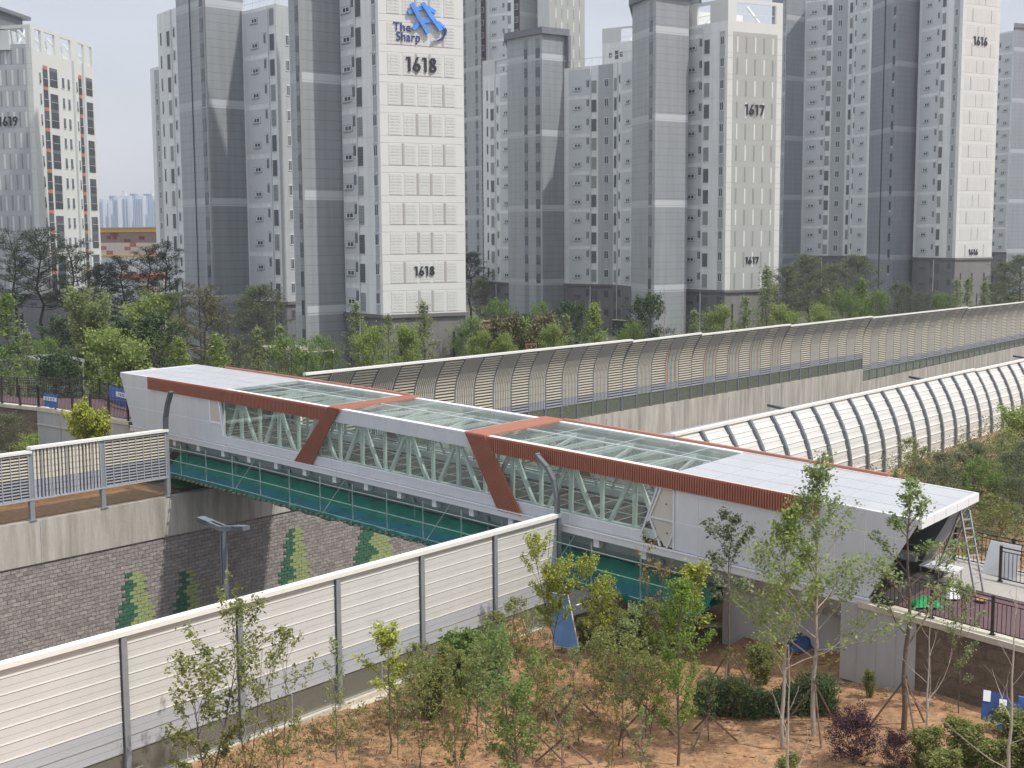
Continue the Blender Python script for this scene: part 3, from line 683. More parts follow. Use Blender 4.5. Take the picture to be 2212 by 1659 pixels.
# small dark drain boxes
for k in np.arange(-27.6, 8, 4.67):
    mb = MB(); mb.box(k-.07,k+.07,.25,.45,3.75,3.55,0,B); mb.tube([B(k,.35,3.7), B(k,.35,4.9)], .03, 6); part(mb, 'drain_pipe', M['pipe'], br)
# abutments
t = thing('bridge_abutment', 'grey concrete abutment under the near right end of the bridge', 'abutment', B(13, 2, 5.5))
mb = MB()
bt = B(12.6, 0, 3.3)[2]
mb.box(7.4,13.6,1.1,4.6,7.2,3.25,0,B); part(mb, 'pier', M['concl'], t)
mb = MB(); mb.box(12.9,15.6,-.22,.1,5.9,3.2,0,B)
for k in (13.5,14.2,14.9): mb.box(k-.01,k+.01,-.235,-.22,5.9,3.2,1,B)
part(mb, 'wing_wall', [M['concl'], M['joint']], t)
t = thing('bridge_abutment', 'grey concrete abutment under the far left end of the bridge behind the yellow tree', 'abutment', B(-33, 2, 5.5))
mb = MB(); mb.box(-33.6,-31.4,.3,5.2,6.5,3.3,0,B); part(mb, 'pier', M['concl'], t)

# ================================================================ SCAFFOLD AND NET under the bridge
sc = thing('scaffold', 'pipe scaffold with green and teal netting hung under the bridge', 'scaffold', B(-12, 0, 5))
ks = [-28.6+2.395*i for i in range(0, 16)]
for side in (0, 1):
    wv = -1.0 if side == 0 else 6.4
    for i, k in enumerate(ks):
        mb = MB(); mb.tube([B(k,wv,3.15), B(k,wv,4.95)], .032, 6); part(mb, 'upright', M['pipe'], sc)
    for d_ in (3.47, 4.15, 4.85):
        mb = MB(); mb.tube([B(k,wv+.03,d_+.02*math.sin(k*3)) for k in ks], .026, 6); part(mb, 'rail', M['pipe'], sc)
for i, k in enumerate(ks):
    mb = MB(); mb.tube([B(k,-1.15,4.93), B(k,6.5,4.93)], .035, 6); part(mb, 'transom', M['pipe'], sc)
for i in range(0, 15, 3):
    k = ks[i]; mb = MB(); mb.tube([B(k+.9,-.1,3.3), B(k+.2,-1.05,4.9)], .024, 6); part(mb, 'brace', M['pipe'], sc)
mb = MB()
for k in np.arange(-28.2, 7.5, .42): mb.box(k-.04,k+.04,-1.22-.1*random.random(),-.4,5.02,4.95,0,B)
part(mb, 'plank_ends', M['stake'], sc)
# net: floor teal outside, green toward the far side, hanging hem
def net(w_pts, mat_, name, k0=-28.7, k1=7.4, nn=90, amp=.05):
    mb = MB(); m = len(w_pts)
    for i in range(nn+1):
        k = k0+(k1-k0)*i/nn
        for j, (w_, d_) in enumerate(w_pts): mb.v.append(B(k, w_+amp*.6*mn.noise((k*1.7,j*2.1,1)), d_+amp*mn.noise((k*1.3, j*1.7, 5))))
    for i in range(nn):
        for j in range(m-1): a = i*m+j; mb.f.append((a, a+1, a+m+1, a+m)); mb.m.append(0)
    o = part(mb, name, mat_, sc, True); return o
net([(-1.06,4.99),(-.9,4.94),(-.5,4.9),(-.2,4.86),(0,4.78)], M['nett'], 'net_floor')
net([(0,4.78),(.2,4.6),(.45,4.38),(.7,4.18)], M['netg'], 'net_slope')
net([(0,4.84),(3.2,4.8),(4.6,4.78),(6.0,4.7),(6.35,4.5),(6.45,4.1),(6.45,3.5)], M['netg'], 'net_floor')
net([(-1.08,4.86),(-1.1,5.0),(-1.07,5.1)], M['netg'], 'net_hem', nn=200, amp=.12)
# green sheet lying on the far plinth
mb = MB(); n = 14
for i in range(n+1):
    for j in range(7):
        s = 43.6+4.2*i/n; q = R(s, 57.5+.35*j, 10.95+.75*(j/6)+.12*mn.noise((s*2, j, 0))); mb.v.append(q)
for i in range(n):
    for j in range(6): a = i*7+j; mb.f.append((a, a+1, a+8, a+7)); mb.m.append(0)
solo(mb, 'ground_sheet', M['netb'], 'bright green sheet on the far slope under the bridge beside the curved post', 'sheet', smooth=True)
#PART2
# ================================================================ PATHS AND FENCES AT THE BRIDGE ENDS
def fence(pts, h, sp, label, m, cat='railing', bal=.14, skip=()):
    t = thing('metal_railing', label, cat, pts[0]); P = [Vector(p) for p in pts]
    for a, b in zip(P, P[1:]):
        L_ = (b-a).length; n = max(1, round(L_/sp))
        for i in range(n+1):
            q = a.lerp(b, i/n); mb = MB(); mb.bar(q, q+Vector((0,0,h+.06)), .09, .09); mb.bar(q, q+Vector((0,0,.03)), .17, .17); part(mb, 'post', m, t)
            if i < n:
                e = a.lerp(b, (i+1)/n); mb = MB(); up = Vector((0,0,1))
                mb.bar(q+up*h, e+up*h, .05, .04); mb.bar(q+up*.12, e+up*.12, .035, .035); mb.bar(q+up*(h-.14), e+up*(h-.14), .03, .03)
                k = int((e-q).length/bal)
                for j in range(1, k): c = q.lerp(e, j/k); mb.bar(c+up*.12, c+up*(h-.14), .02, .02)
                part(mb, 'railing_panel', m, t)
    return t
def DZ(k): return 11.72-.06*(k-13.8)
def D(k, w, dz=0): q = P0+BD*k+U*w; return (q[0], q[1], DZ(k)+dz)
mb = MB()
for a, b in ((13.3,17),(17,21),(21,27)): mb.hexa([D(a,0,-.4),D(b,0,-.4),D(b,8.2,-.4),D(a,8.2,-.4),D(a,0),D(b,0),D(b,8.2),D(a,8.2)])
tag(part(mb, 'path', M['deckr']), kind='structure')
mb = MB(); mb.hexa([D(13.4,4.3,.0),D(27,4.3,.0),D(27,8.1,.0),D(13.4,8.1,.0),D(13.4,4.3,.03),D(27,4.3,.03),D(27,8.1,.03),D(13.4,8.1,.03)])
tag(part(mb, 'path_edge_paving', M['pave']), kind='structure')
t = thing('retaining_wall', 'brown block retaining wall below the railing at the right edge', 'retaining wall', D(20,-.1,-3))
mb = MB(); mb.hexa([D(15.6,-.2,-5),D(27,-.2,-5),D(27,.1,-5),D(15.6,.1,-5),D(15.6,-.2,-.14),D(27,-.2,-.14),D(27,.1,-.14),D(15.6,.1,-.14)]); 
def bd_brick():
    m = M['brickb'].copy(); 
    for n in m.node_tree.nodes:
        if n.type == 'VECT_MATH': n.inputs[1].default_value = (BD[0], BD[1], 0)
    return m
part(mb, 'block_facing', bd_brick(), t)
mb = MB(); mb.hexa([D(13.55,-.28,-.14),D(27,-.28,-.14),D(27,.35,-.14),D(13.55,.35,-.14),D(13.55,-.28,.05),D(27,-.28,.05),D(27,.35,.05),D(13.55,.35,.05)]); part(mb, 'coping', M['kerb'], t)
fence([D(14.0,.05,.05), D(24,.05,.05)], 1.2, 1.9, 'dark brown railing on the wall coping at the right end of the bridge', M['rail'])
fence([D(13.8,5.9), D(14.1,7.4), D(25,8.0)], 1.25, 2.0, 'brown railing behind the leaning grey board at the right end of the bridge', M['rail'])
fence([D(16.3,6.0,.03), D(26,6.4,.03)], 1.25, 2.6, 'short dark railing starting in the middle of the path at the right edge', M['rail'])
# things on the right path
def put(name, mb, mats, label, cat, group=None): return solo(mb, name, mats, label, cat, group)
t = thing('ladder', 'tall aluminium ladder standing open on the path under the bridge end', 'ladder', onz(2107,1303,11.7))
ft = Vector(onz(2107,1303,11.62)); ft2 = Vector(onz(2122,1255,11.62)); bk = Vector(onz(2016,1262,11.7)); bk2 = Vector(onz(2035,1235,11.7))
mid = (ft+ft2)/2; mb2 = (bk+bk2)/2; top = (mid*.6+mb2*.4); top.z = 14.35; hw = Vector((.17,.06,0))
for a, b in (((mid-hw), top-hw), ((mid+hw), top+hw)): mb = MB(); mb.bar(a, b, .045, .07); part(mb, 'ladder_rail', M['alu'], t)
for a, b in (((mb2-hw), top-hw), ((mb2+hw), top+hw)): mb = MB(); mb.bar(a, b, .045, .07); part(mb, 'ladder_rail', M['alu'], t)
for i in range(1, 9):
    mb = MB(); a = (mid-hw).lerp(top-hw, i/9); mb.bar(a, a+hw*2, .035, .05); part(mb, 'rung', M['alu'], t)
    mb = MB(); a = (mb2-hw).lerp(top-hw, i/9); mb.bar(a, a+hw*2, .03, .03); part(mb, 'rung', M['alu'], t)
t = thing('work_platform', 'low white work platform on legs beside the ladder', 'work platform', D(14.6,4.6))
mb = MB()
for j in range(5): mb.hexa([D(14.0,4.0+.2*j,.48),D(15.3,4.0+.2*j,.48),D(15.3,4.17+.2*j,.48),D(14.0,4.17+.2*j,.48),D(14.0,4.0+.2*j,.52),D(15.3,4.0+.2*j,.52),D(15.3,4.17+.2*j,.52),D(14.0,4.17+.2*j,.52)])
part(mb, 'platform_top', M['white'], t)
for a in (14.05,15.25):
    for b in (4.05,4.9): mb = MB(); mb.bar(D(a,b,0), D(a,b,.48), .04, .04); part(mb, 'leg', M['alu'], t)
mb = MB(); a, b = Vector(onz(2120,1238,11.65)), Vector(onz(2195,1252,11.65)); u_ = Vector((U[0],U[1],0)); 
mb.hexa([a, b, b+u_*.04, a+u_*.04, a+u_*.45+Vector((.15,0,1.12)), b+u_*.45+Vector((0,0,1.12)), b+u_*.49+Vector((0,0,1.12)), a+u_*.49+Vector((.15,0,1.12))])
put('board', mb, M['clad'], 'pale grey board leaning against the railing at the right', 'board')
mb = MB(); c = Vector(D(13.6,3.2,.0)); mb.tube([c, c+Vector((0,0,.3))], [.12,.16], 10); put('bucket', mb, M['white'], 'small white bucket at the foot of the ladder under the bridge end', 'bucket')
def rag(cx, cy, z, w, l, h, m, name, label, cat, seed=0, n=10):
    mb = MB()
    for i in range(n+1):
        for j in range(n+1):
            u_, v_ = i/n-.5, j/n-.5; e = max(0, 1-4*max(abs(u_), abs(v_))**2)
            mb.v.append((cx+u_*w*(1+.25*mn.noise((j*.7,seed,1))), cy+v_*l*(1+.25*mn.noise((i*.7,seed,2))), z+h*e*(.55+.9*abs(mn.noise((i*.45+seed, j*.45, 2))))))
    for i in range(n):
        for j in range(n): a = i*(n+1)+j; mb.f.append((a, a+n+1, a+n+2, a+1)); mb.m.append(0)
    return solo(mb, name, m, label, cat, smooth=True)
q = onz(2000,1303,11.75); rag(q[0],q[1],q[2]-.05,.9,.7,.35,M['netb'],'ground_sheet','crumpled green sheet on the path just inside the brown railing','sheet',3)
q = onz(2055,1287,11.7); rag(q[0],q[1],q[2]-.03,.5,.6,.45,M['white'],'sack','white sack lying on the path beside the ladder','sack',5)
q = onz(2180,1320,11.55)
t = thing('sheet_pile', 'stack of grey corrugated sheets on the path at the right edge', 'metal sheets', q)
mb = MB()
for i in range(7): mb.hexa([D(18.9,1.3+.14*i,.0),D(20.6,1.3+.14*i,.0),D(20.6,1.37+.14*i,.0),D(18.9,1.37+.14*i,.0),D(18.9,1.3+.14*i,.16),D(20.6,1.3+.14*i,.16),D(20.6,1.37+.14*i,.16),D(18.9,1.37+.14*i,.16)])
mb.hexa([D(18.8,1.2,.0),D(20.7,1.2,.0),D(20.7,2.3,.0),D(18.8,2.3,.0),D(18.8,1.2,.1),D(20.7,1.2,.1),D(20.7,2.3,.1),D(18.8,2.3,.1)]); part(mb, 'sheet', M['alu'], t)
q = onz(2120,1297,11.62); mb = MB(); mb.tube([q, q+np.array([0,0,.05])], [.2,.22], 10); mb.bar(q+np.array([-.15,0,.08]), q+np.array([-.25,.05,.3]), .05); put('dustpan', mb, M['wood'], 'small orange tray on the maroon path right of the ladder', 'tray')
# left landing
ZL = 13.2
fr = [(-21.95,74.5),(-30.0,81.42),(-36.5,86.0),(-44,90.5)]; bk_ = [(-44,96),(-35.5,88.6),(-32.8,87.0),(-27.5,86.0),(-24.6,81.6),(-19.6,79.6)]
mb = MB(); poly = [Vector((x,y,ZL-.5)) for x, y in fr+bk_]; mb.prism(poly, (0,0,.5)); tag(part(mb, 'path', M['deckr']), kind='structure')
t = thing('retaining_wall', 'pale concrete wall below the railing left of the bridge', 'retaining wall', (-26,78,10))
mb = MB(); a, b = Vector((fr[0][0],fr[0][1],0)), Vector((fr[1][0],fr[1][1],0)); d_ = (b-a).normalized(); nrm = Vector((d_.y,-d_.x,0)); nrm = nrm if nrm.y < 0 else -nrm
mb.prism([a+nrm*.12+Vector((0,0,9)), b+nrm*.12+Vector((0,0,9)), b-nrm*.4+Vector((0,0,9)), a-nrm*.4+Vector((0,0,9))], (0,0,ZL-9-.12))
for f in (.3,.52,.74): q = a.lerp(b,f)+nrm*.14; mb.bar(q+Vector((0,0,9)), q+Vector((0,0,ZL-.6)), .03, .03, 1)
part(mb, 'concrete_wall', [M['concl'], M['joint']], t)
mb = MB(); mb.prism([a+nrm*.2+Vector((0,0,ZL-.12)), b+nrm*.2+Vector((0,0,ZL-.12)), b-nrm*.45+Vector((0,0,ZL-.12)), a-nrm*.45+Vector((0,0,ZL-.12))], (0,0,.22)); 
mb.prism([a+nrm*.2+Vector((0,0,ZL-1.0)), a.lerp(b,.995)+nrm*.2+Vector((0,0,ZL-1.0)), a.lerp(b,.995)+Vector((0,0,ZL-1.0)), a+Vector((0,0,ZL-1.0))], (0,0,.06)); part(mb, 'coping', M['kerb'], t)
t = thing('retaining_wall', 'brown stone wall below the railing at the far left', 'retaining wall', (-36,85,10))
mb = MB(); c = Vector((fr[3][0],fr[3][1],0))
mb.prism([b+Vector((-.02,0,9)), c+Vector((0,0,9)), c+Vector((.3,.5,9)), b+Vector((.3,.5,9))], (0,0,ZL-9.15)); part(mb, 'stone_facing', M['brickb'], t)
mb = MB(); mb.prism([b+nrm*.1+Vector((-.03,0,ZL-.15)), c+nrm*.1+Vector((0,0,ZL-.15)), c-nrm*.4+Vector((0,0,ZL-.15)), b-nrm*.4+Vector((-.03,0,ZL-.15))], (0,0,.2)); part(mb, 'coping', M['kerb'], t)
fence([(-22.4,74.9,ZL+.08), (-30.0,81.45,ZL+.08), (-44,90.5,ZL+.05)], 1.25, 1.95, 'maroon brown railing in front of the path left of the bridge', M['rail'], bal=.15)
fence([(-19.8,79.6,ZL), (-24.3,81.8,ZL), (-27.5,85.9,ZL), (-33.5,87.2,ZL), (-44,95,ZL)], 1.3, 1.95, 'dark olive railing along the back of the path left of the bridge', M['railg'], bal=.15)
def banner(pts, z0, z1, label, stripe, marks, name='banner'):
    a, b = Vector((*pts[0], 0)), Vector((*pts[1], 0)); d_ = (b-a).normalized(); nr = Vector((d_.y,-d_.x,0)); nr = nr if nr.y < 0 else -nr; up = Vector((0,0,1))
    t = thing(name, label, 'banner', a+up*z0); mb = MB(); n = 10
    for i in range(n):
        p, q = a.lerp(b,i/n)+nr*(.03*math.sin(i*1.3)), a.lerp(b,(i+1)/n)+nr*(.03*math.sin(i*1.3+1.3)); mb.prism([p+up*(z0+.04*math.sin(i)), q+up*(z0+.04*math.sin(i+1)), q+up*z1, p+up*z1], nr*.02)
    part(mb, 'cloth', M['blue'], t)
    if stripe:
        mb = MB(); f0, f1 = stripe; p, q = a+nr*.06, b+nr*.06; mb.prism([p+up*(z0+(z1-z0)*f0), q+up*(z0+(z1-z0)*f0), q+up*(z0+(z1-z0)*f1), p+up*(z0+(z1-z0)*f1)], nr*.012); part(mb, 'white_stripe', M['white'], t)
        mb = MB(); h_ = (z1-z0)*(f1-f0)
        for i, (f, w_) in enumerate(marks):
            c = a.lerp(b, f)+nr*.078; zc = z0+(z1-z0)*(f0+f1)/2; e = d_*w_
            mb.bar(c-e+up*(zc+h_*.22), c+e+up*(zc+h_*.22), .03, .035); mb.bar(c+up*(zc-h_*.25), c+up*(zc+h_*.22), .03, .035)
            if i % 2: mb.bar(c-e+up*(zc-h_*.2), c+e+up*(zc-h_*.2), .03, .035)
        if marks: part(mb, 'lettering', M['ink'], t)
banner(((-26.0,83.15),(-25.1,81.75)), ZL+.25, ZL+1.22, 'plain blue banner sheet on the railing behind the path left of the bridge', None, [])
banner(((-25.05,81.6),(-23.4,79.5)), ZL+.2, ZL+1.25, 'blue banner with a lettered white stripe against the left end of the bridge', (.5,.8), [(.2,.06),(.3,.07),(.4,.05),(.5,.07),(.62,.06),(.72,.07)])
banner(((-28.2,79.75),(-29.35,80.75)), ZL+.2, ZL+1.05, 'blue banner with a white stripe hung on the front railing left of the bridge', (.5,.78), [(.2,.06),(.4,.06),(.6,.06),(.8,.06)])

# ================================================================ LOOSE THINGS ON THE SOIL
q = Vector(onz(1105,1402,8.5)); t = thing('pallet', 'broken wooden pallet leaning at the foot of the white barrier', 'pallet', q)
e1 = Vector((U[0],U[1],0))*1.15; e2 = Vector((-NN[0]*-.35, -NN[1]*-.35, 0)) + Vector((0,0,.95)); e2 = Vector((NN[0]*.35, NN[1]*.35, .95)); nn_ = e1.cross(e2).normalized()*.03
for i in range(3): mb = MB(); a = q+e1*(.02+.46*i); mb.bar(a, a+e2, .07, .08); part(mb, 'bearer', M['wood'], t)
for i in range(6): mb = MB(); a = q+e2*(.04+.175*i)-nn_*2; mb.bar(a, a+e1*(1 if i % 2 else .93), .1, .025, 0, nn_); part(mb, 'slat', M['wood'], t)
q = Vector(onz(1225,1398,8.75)); t = thing('board', 'bright blue board in a white frame leaning beside the barrier end', 'board', q)
ex = (Vector(onz(1250,1400,8.75))-Vector(onz(1200,1392,8.75))); ez = Vector((NN[0]*.5,NN[1]*.5,1.95)); a = q-ex/2
mb = MB(); mb.prism([a, a+ex, a+ex+ez, a+ez], ex.cross(ez).normalized()*.03); part(mb, 'panel', M['blue2'], t)
mb = MB()
for p_, r2 in ((a,a+ez),(a+ex,a+ex+ez),(a,a+ex),(a+ez,a+ex+ez)): mb.bar(p_, r2, .05, .05)
part(mb, 'frame', M['white'], t)
q = onz(1385,1375,9.0); 
mb = MB(); n = 8; a0_ = Vector(q)
for i in range(n+1):
    for j in range(n+1): mb.v.append(tuple(a0_+Vector((-.45+.8*i/n+.1*mn.noise((i*.6,j*.5,9)), .5*j/n, 0))+Vector((0,0,1.25*(j/n)*(1-.25*(i/n))+.05*mn.noise((i,j,2))))))
for i in range(n):
    for j in range(n): c = i*(n+1)+j; mb.f.append((c,c+n+1,c+n+2,c+1)); mb.m.append(0)
solo(mb, 'sack', M['white'], 'large pale cloth sack standing under the bridge among the trees', 'sack', smooth=True)
mb = MB(); a = Vector(onz(1440,1400,9.0)); b = Vector(onz(1415,1385,9.0)); z_ = Vector((-.35,.2,1.5)); mb.prism([a,b,b+z_,a+z_], (.02,.03,0)); put('board', mb, M['soffit'], 'thin grey sheet leaning by the pale sack under the bridge', 'board')
for i, (x, y, lb, m_) in enumerate(((1500,1335,'dark blue tarpaulin heap in the shade under the bridge','navy'),(1740,1395,'small dark tarpaulin heap behind the tall ginkgo trunk','navy'),(1840,1400,'green sheet heap at the foot of the pale concrete wall','netb'),(1575,1345,'long pale sheet lying on the soil below the bridge edge','kerb'))):
    q = onz(x,y,9.3); rag(q[0],q[1],q[2]-.1,(1.6,1.2,1.5,2.4)[i],(.9,.8,.6,.5)[i],(.9,.8,.45,.2)[i],M[m_],'ground_sheet',lb,'sheet',i+11)
# blue sign at bottom right
q = Vector(onz(2172,1560,9.6)); q.z = 9.4
t = thing('sign_board', 'pair of dark blue boards with white labels on a post at the lower right', 'sign', q)
mb = MB(); mb.bar(q-Vector((0,0,1.2)), q+Vector((0,0,.1)), .12); part(mb, 'post', M['rail'], t)
dv = Vector((.93,-.2,-.1)); uv = Vector((.12,.25,.85))
for i, (o, m_) in enumerate(((Vector((-.6,.35,.15)),'navy'),(Vector((-.25,0,.0)),'navy'))):
    mb = MB(); a = q+o; mb.prism([a, a+dv*.75, a+dv*.75+uv*.95, a+uv*.95], dv.cross(uv).normalized()*-.04); part(mb, 'board', M[m_], t)
    mb = MB(); a2 = a+uv*.62+dv*.02-dv.cross(uv).normalized()*-.012; 
    mb.prism([a2, a2+dv*.22, a2+dv*.22+uv*.36, a2+uv*.36], dv.cross(uv).normalized()*.02); part(mb, 'white_label', M['white'], t)
mb = MB(); a = q+Vector((.45,.2,.62)); mb.prism([a, a+Vector((1.3,-.1,-.28)), a+Vector((1.3,-.1,.05)), a+Vector((0,0,.28))], (0,.06,.02)); part(mb, 'arm_board', M['blue'], t)

# ================================================================ APARTMENT TOWERS
WM = {}
def wmesh(name, build, mats):
    mb = MB(); build(mb); gi = [i for i, m in enumerate(mats) if m is M['wg']]
    if gi:
        g2 = MB(); keep = MB(); g2.v = keep.v = mb.v
        for f, m in zip(mb.f, mb.m): (g2 if m in gi else keep).f.append(f); (g2 if m in gi else keep).m.append(0 if m in gi else m)
        def clean(q): us = sorted({i for f in q.f for i in f}); mp_ = {a: b for b, a in enumerate(us)}; q.v = [q.v[i] for i in us]; q.f = [tuple(mp_[i] for i in f) for f in q.f]; return q
        PANE[name] = clean(g2).mesh('pane', M['wg']); WM[name] = clean(keep).mesh(name, mats)
    else: WM[name] = mb.mesh(name, mats)
    return WM[name]
PANE = {}
def winlink(k, root, mw):
    o = link(NAMES[k], WM[k], root, mw)
    if k in PANE:
        c = bpy.data.objects.new('pane', PANE[k]); col.objects.link(c); c.parent = o
    return o
def mk_kitchen(mb):
    mb.box(-.86,.86,-.05,0,-.38,.36,2); mb.box(-.76,.76,-.065,-.05,-.27,.27,0); mb.box(-.42,.0,-.08,-.065,-.18,.19,1); mb.box(.14,.6,-.08,-.065,-.18,.19,1)
    mb.box(-.84,.5,-.14,-.1,-.4,-.35,2)
def mk_narrow(mb):
    mb.box(-.36,.36,-.06,0,-.62,.58,0); mb.box(-.27,-.03,-.075,-.06,-.5,.5,1); mb.box(.05,.27,-.075,-.06,-.5,.5,1)
    mb.box(-.42,.42,-.13,0,.6,.66,2); mb.box(-.3,-.2,-.18,-.1,.66,.8,0); mb.box(.2,.3,-.18,-.1,.66,.8,0)
def mk_louv(d):
    def f(mb):
        mb.box(-.52,.52,-.05,0,-1.0,1.0,0); mb.box(-.45,.45,-.06,-.05,-.93,.93,1)
        for i in range(12): z = -.9+i*.152; mb.box(-.44,.44,-.085,-.06,z,z+.095,2)
    return f
def mk_recess(mb):
    mb.box(-.45,.45,-.06,0,-.65,.65,0); mb.box(-.36,-.04,-.075,-.06,-.55,.55,1); mb.box(.04,.36,-.075,-.06,-.55,.55,1)
def mk_core(mb):
    mb.box(-.5,.5,-.05,0,-.78,.78,2); mb.box(-.43,.43,-.06,-.05,-.7,.7,1); mb.box(-.43,.43,-.07,-.06,-.28,-.23,2)
def mk_slit(mb): mb.box(-.2,.2,-.05,0,-.8,.8,2); mb.box(-.14,.14,-.06,-.05,-.72,.72,1)
def mk_bal(mb):
    mb.box(-.95,.95,-.05,0,-1.3,1.3,2); mb.box(-.85,.85,-.07,-.05,-1.25,1.25,1); mb.box(-.9,.9,-.12,-.09,-.15,-.1,0)
    for i in range(9): mb.box(-.86+i*.21,-.83+i*.21,-.12,-.1,-1.25,-.15,2)
def mk_small(mb):
    mb.box(-.42,.42,-.06,0,-.85,.8,0); mb.box(-.33,.33,-.075,-.06,-.75,.7,1); mb.box(-.02,.02,-.08,-.07,-.75,.7,0)
    for i in range(5): mb.box(-.36+i*.17,-.34+i*.17,-.13,-.11,-.8,-.3,2)
G3 = [M['wf'], M['wg'], M['steeld']]
wmesh('kitchen_window', mk_kitchen, [M['wf'], M['wg'], M['slat']]); wmesh('narrow_window', mk_narrow, [M['wf'], M['wg'], M['wf']])
wmesh('louvre_light', mk_louv(0), [M['wf'], M['slatd'], M['slat']]); wmesh('louvre_dark', mk_louv(1), [M['wf'], M['dark'], M['slatd']])
wmesh('recess_window', mk_recess, G3); wmesh('core_window', mk_core, G3); wmesh('slit_window', mk_slit, G3); wmesh('balcony_window', mk_bal, G3); wmesh('small_window', mk_small, [M['wf'], M['wg'], M['steeld']])
MBASE = [M['cornice'], M['wg'], M['cornice']]
wmesh('base_window', mk_recess, MBASE); wmesh('base_kitchen_window', mk_kitchen, MBASE); wmesh('base_louvre', mk_louv(1), [M['cornice'], M['dark'], M['slatd']])
NAMES = {'kitchen_window':'kitchen_window','narrow_window':'window','louvre_light':'louvre','louvre_dark':'louvre','recess_window':'window','core_window':'stair_window','slit_window':'slit_window','balcony_window':'balcony_window','small_window':'small_window','base_window':'window','base_kitchen_window':'kitchen_window','base_louvre':'louvre'}
class Seg:
    def __init__(s, P, Q):
        s.P, s.Q = np.array(P), np.array(Q); s.L = float(np.linalg.norm(s.Q-s.P)); e = (s.Q-s.P)/s.L; s.ex = e
        n = np.array([e[1], -e[0]]); 
        if n@((s.P+s.Q)/2) > 0: n = -n
        s.n = n                      # outward, toward the camera
    def pt(s, t, off, z): q = s.P+s.ex*t+s.n*off; return (q[0], q[1], z)
    def tx(s, x):                    # metres along the wall under a given photo column at eye level
        d = ray(x, 505-.0061*(x-CX)); a = np.array([[d[0], -s.ex[0]],[d[1], -s.ex[1]]]); return float(np.linalg.solve(a, s.P)[1])
    def zy(s, x, y): return float(onv(x, y, s.P, s.ex)[2])
    def mw(s, t, z, off=0.0):
        q = s.P+s.ex*t+s.n*off; return Matrix(((s.ex[0], -s.n[0], 0, q[0]), (s.ex[1], -s.n[1], 0, q[1]), (0,0,1,z), (0,0,0,1)))
    def box(s, mb, t0, t1, o0, o1, z0, z1, mi=0): mb.box(t0, t1, o0, o1, z0, z1, mi, lambda a, b, c: s.pt(a, b, c))
def PXY(x, Y): d = ray(x, 505-.0061*(x-CX)); return (d[0]*Y/d[1], Y)
def block(root, pts, ztop, zc, mats, basem, name='wall', back=11, zg=5., cap=None, cornice=True):
    P = [np.array(PXY(*p)) for p in pts]; segs = [Seg(a, b) for a, b in zip(P, P[1:])]
    dirb = P[len(P)//2]/np.linalg.norm(P[len(P)//2]); ring = P+[P[-1]+dirb*back, P[0]+dirb*back]
    n = len(ring)
    def prism(z0, z1, mi_list, grow=0, top=0):
        mb = MB(); rg = []
        cen = sum(ring)/n
        for q in ring: v = q-cen; rg.append(cen+v*(1+grow/np.linalg.norm(v)))
        vs_ = [(q[0],q[1],z0) for q in rg]+[(q[0],q[1],z1) for q in rg]; o = mb
        for i in range(n): mb.add([vs_[i], vs_[(i+1) % n], vs_[(i+1) % n+n], vs_[i+n]], [(0,1,2,3)], mi_list[min(i, len(mi_list)-1)])
        mb.add(vs_[n:], [tuple(range(n))], top); mb.add(vs_[:n], [tuple(range(n))[::-1]], top); return mb
    um = []; idx = []
    for m in mats:
        if m not in um: um.append(m)
        idx.append(um.index(m))
    part(prism(zc, ztop, idx+[idx[0]]), name, [M[m] for m in um], root)
    ub = []; ib = []
    for m in basem:
        if m not in ub: ub.append(m)
        ib.append(ub.index(m))
    part(prism(zg, zc-.002, ib+[ib[0]], -.03), 'base_wall', [M[m] for m in ub], root)
    if cornice: part(prism(zc-.35, zc, [0], .28), 'cornice', M['cornice'], root)
    if cap: part(prism(ztop, ztop+cap, [0], .55), 'roof_cap', M['roofd'], root)
    for s in segs: s.zc = zc; s.zt = ztop; s.root = root
    return segs
def zlim(s): return 24+520/2800.*(s.P[1]+s.Q[1])/2+3.5
def column_of(s, kind, x, dz, every=1, n0=0, alt=None, zmax=None, t=None, scale=1, base=None, step=2.9):
    t = s.tx(x) if t is None else t; z = s.zc+dz; i = 0; zm = min(s.zt-1.2, zlim(s)) if zmax is None else zmax
    if kind == 'core_window' and zmax is None:
        mb = MB(); s.box(mb, t-.56*scale, t+.56*scale, 0, .02, 6, min(s.zt-.5, zlim(s))); part(mb, 'window_strip', M['core'], s.root)
    while z < zm:
        k = kind if not alt or random.random() < alt[1] else alt[0]
        winlink(k, s.root, s.mw(t, z)@Matrix.Diagonal((scale,1,1,1))); z += step; i += 1
    if base:
        for j in (1, 2, 3): winlink(base, s.root, s.mw(t, s.zc+dz-2.9*j-.25, -.02)@Matrix.Diagonal((scale,1,.85,1)))
def fields(s, t0, t1, m, n=2, z0=None, hgt=None, name='painted_field'):
    """darker painted fields, n storeys each"""
    mb = MB(); z = s.zc+.15; zm = min(s.zt-.4, zlim(s)); 
    while z < zm:
        z1 = min(z+2.9*n-.55, zm); s.box(mb, t0, t1, 0, .012, z, z1); z += 2.9*n
    part(mb, name, M[m], s.root)
def pipe(s, x, t=None):
    t = s.tx(x) if t is None else t; mb = MB(); mb.tube([s.pt(t,.12,s.zc-6), s.pt(t,.12,min(s.zt,zlim(s)))], .07, 6); part(mb, 'drain_pipe', M['wf'], s.root)
FONTCACHE = {}
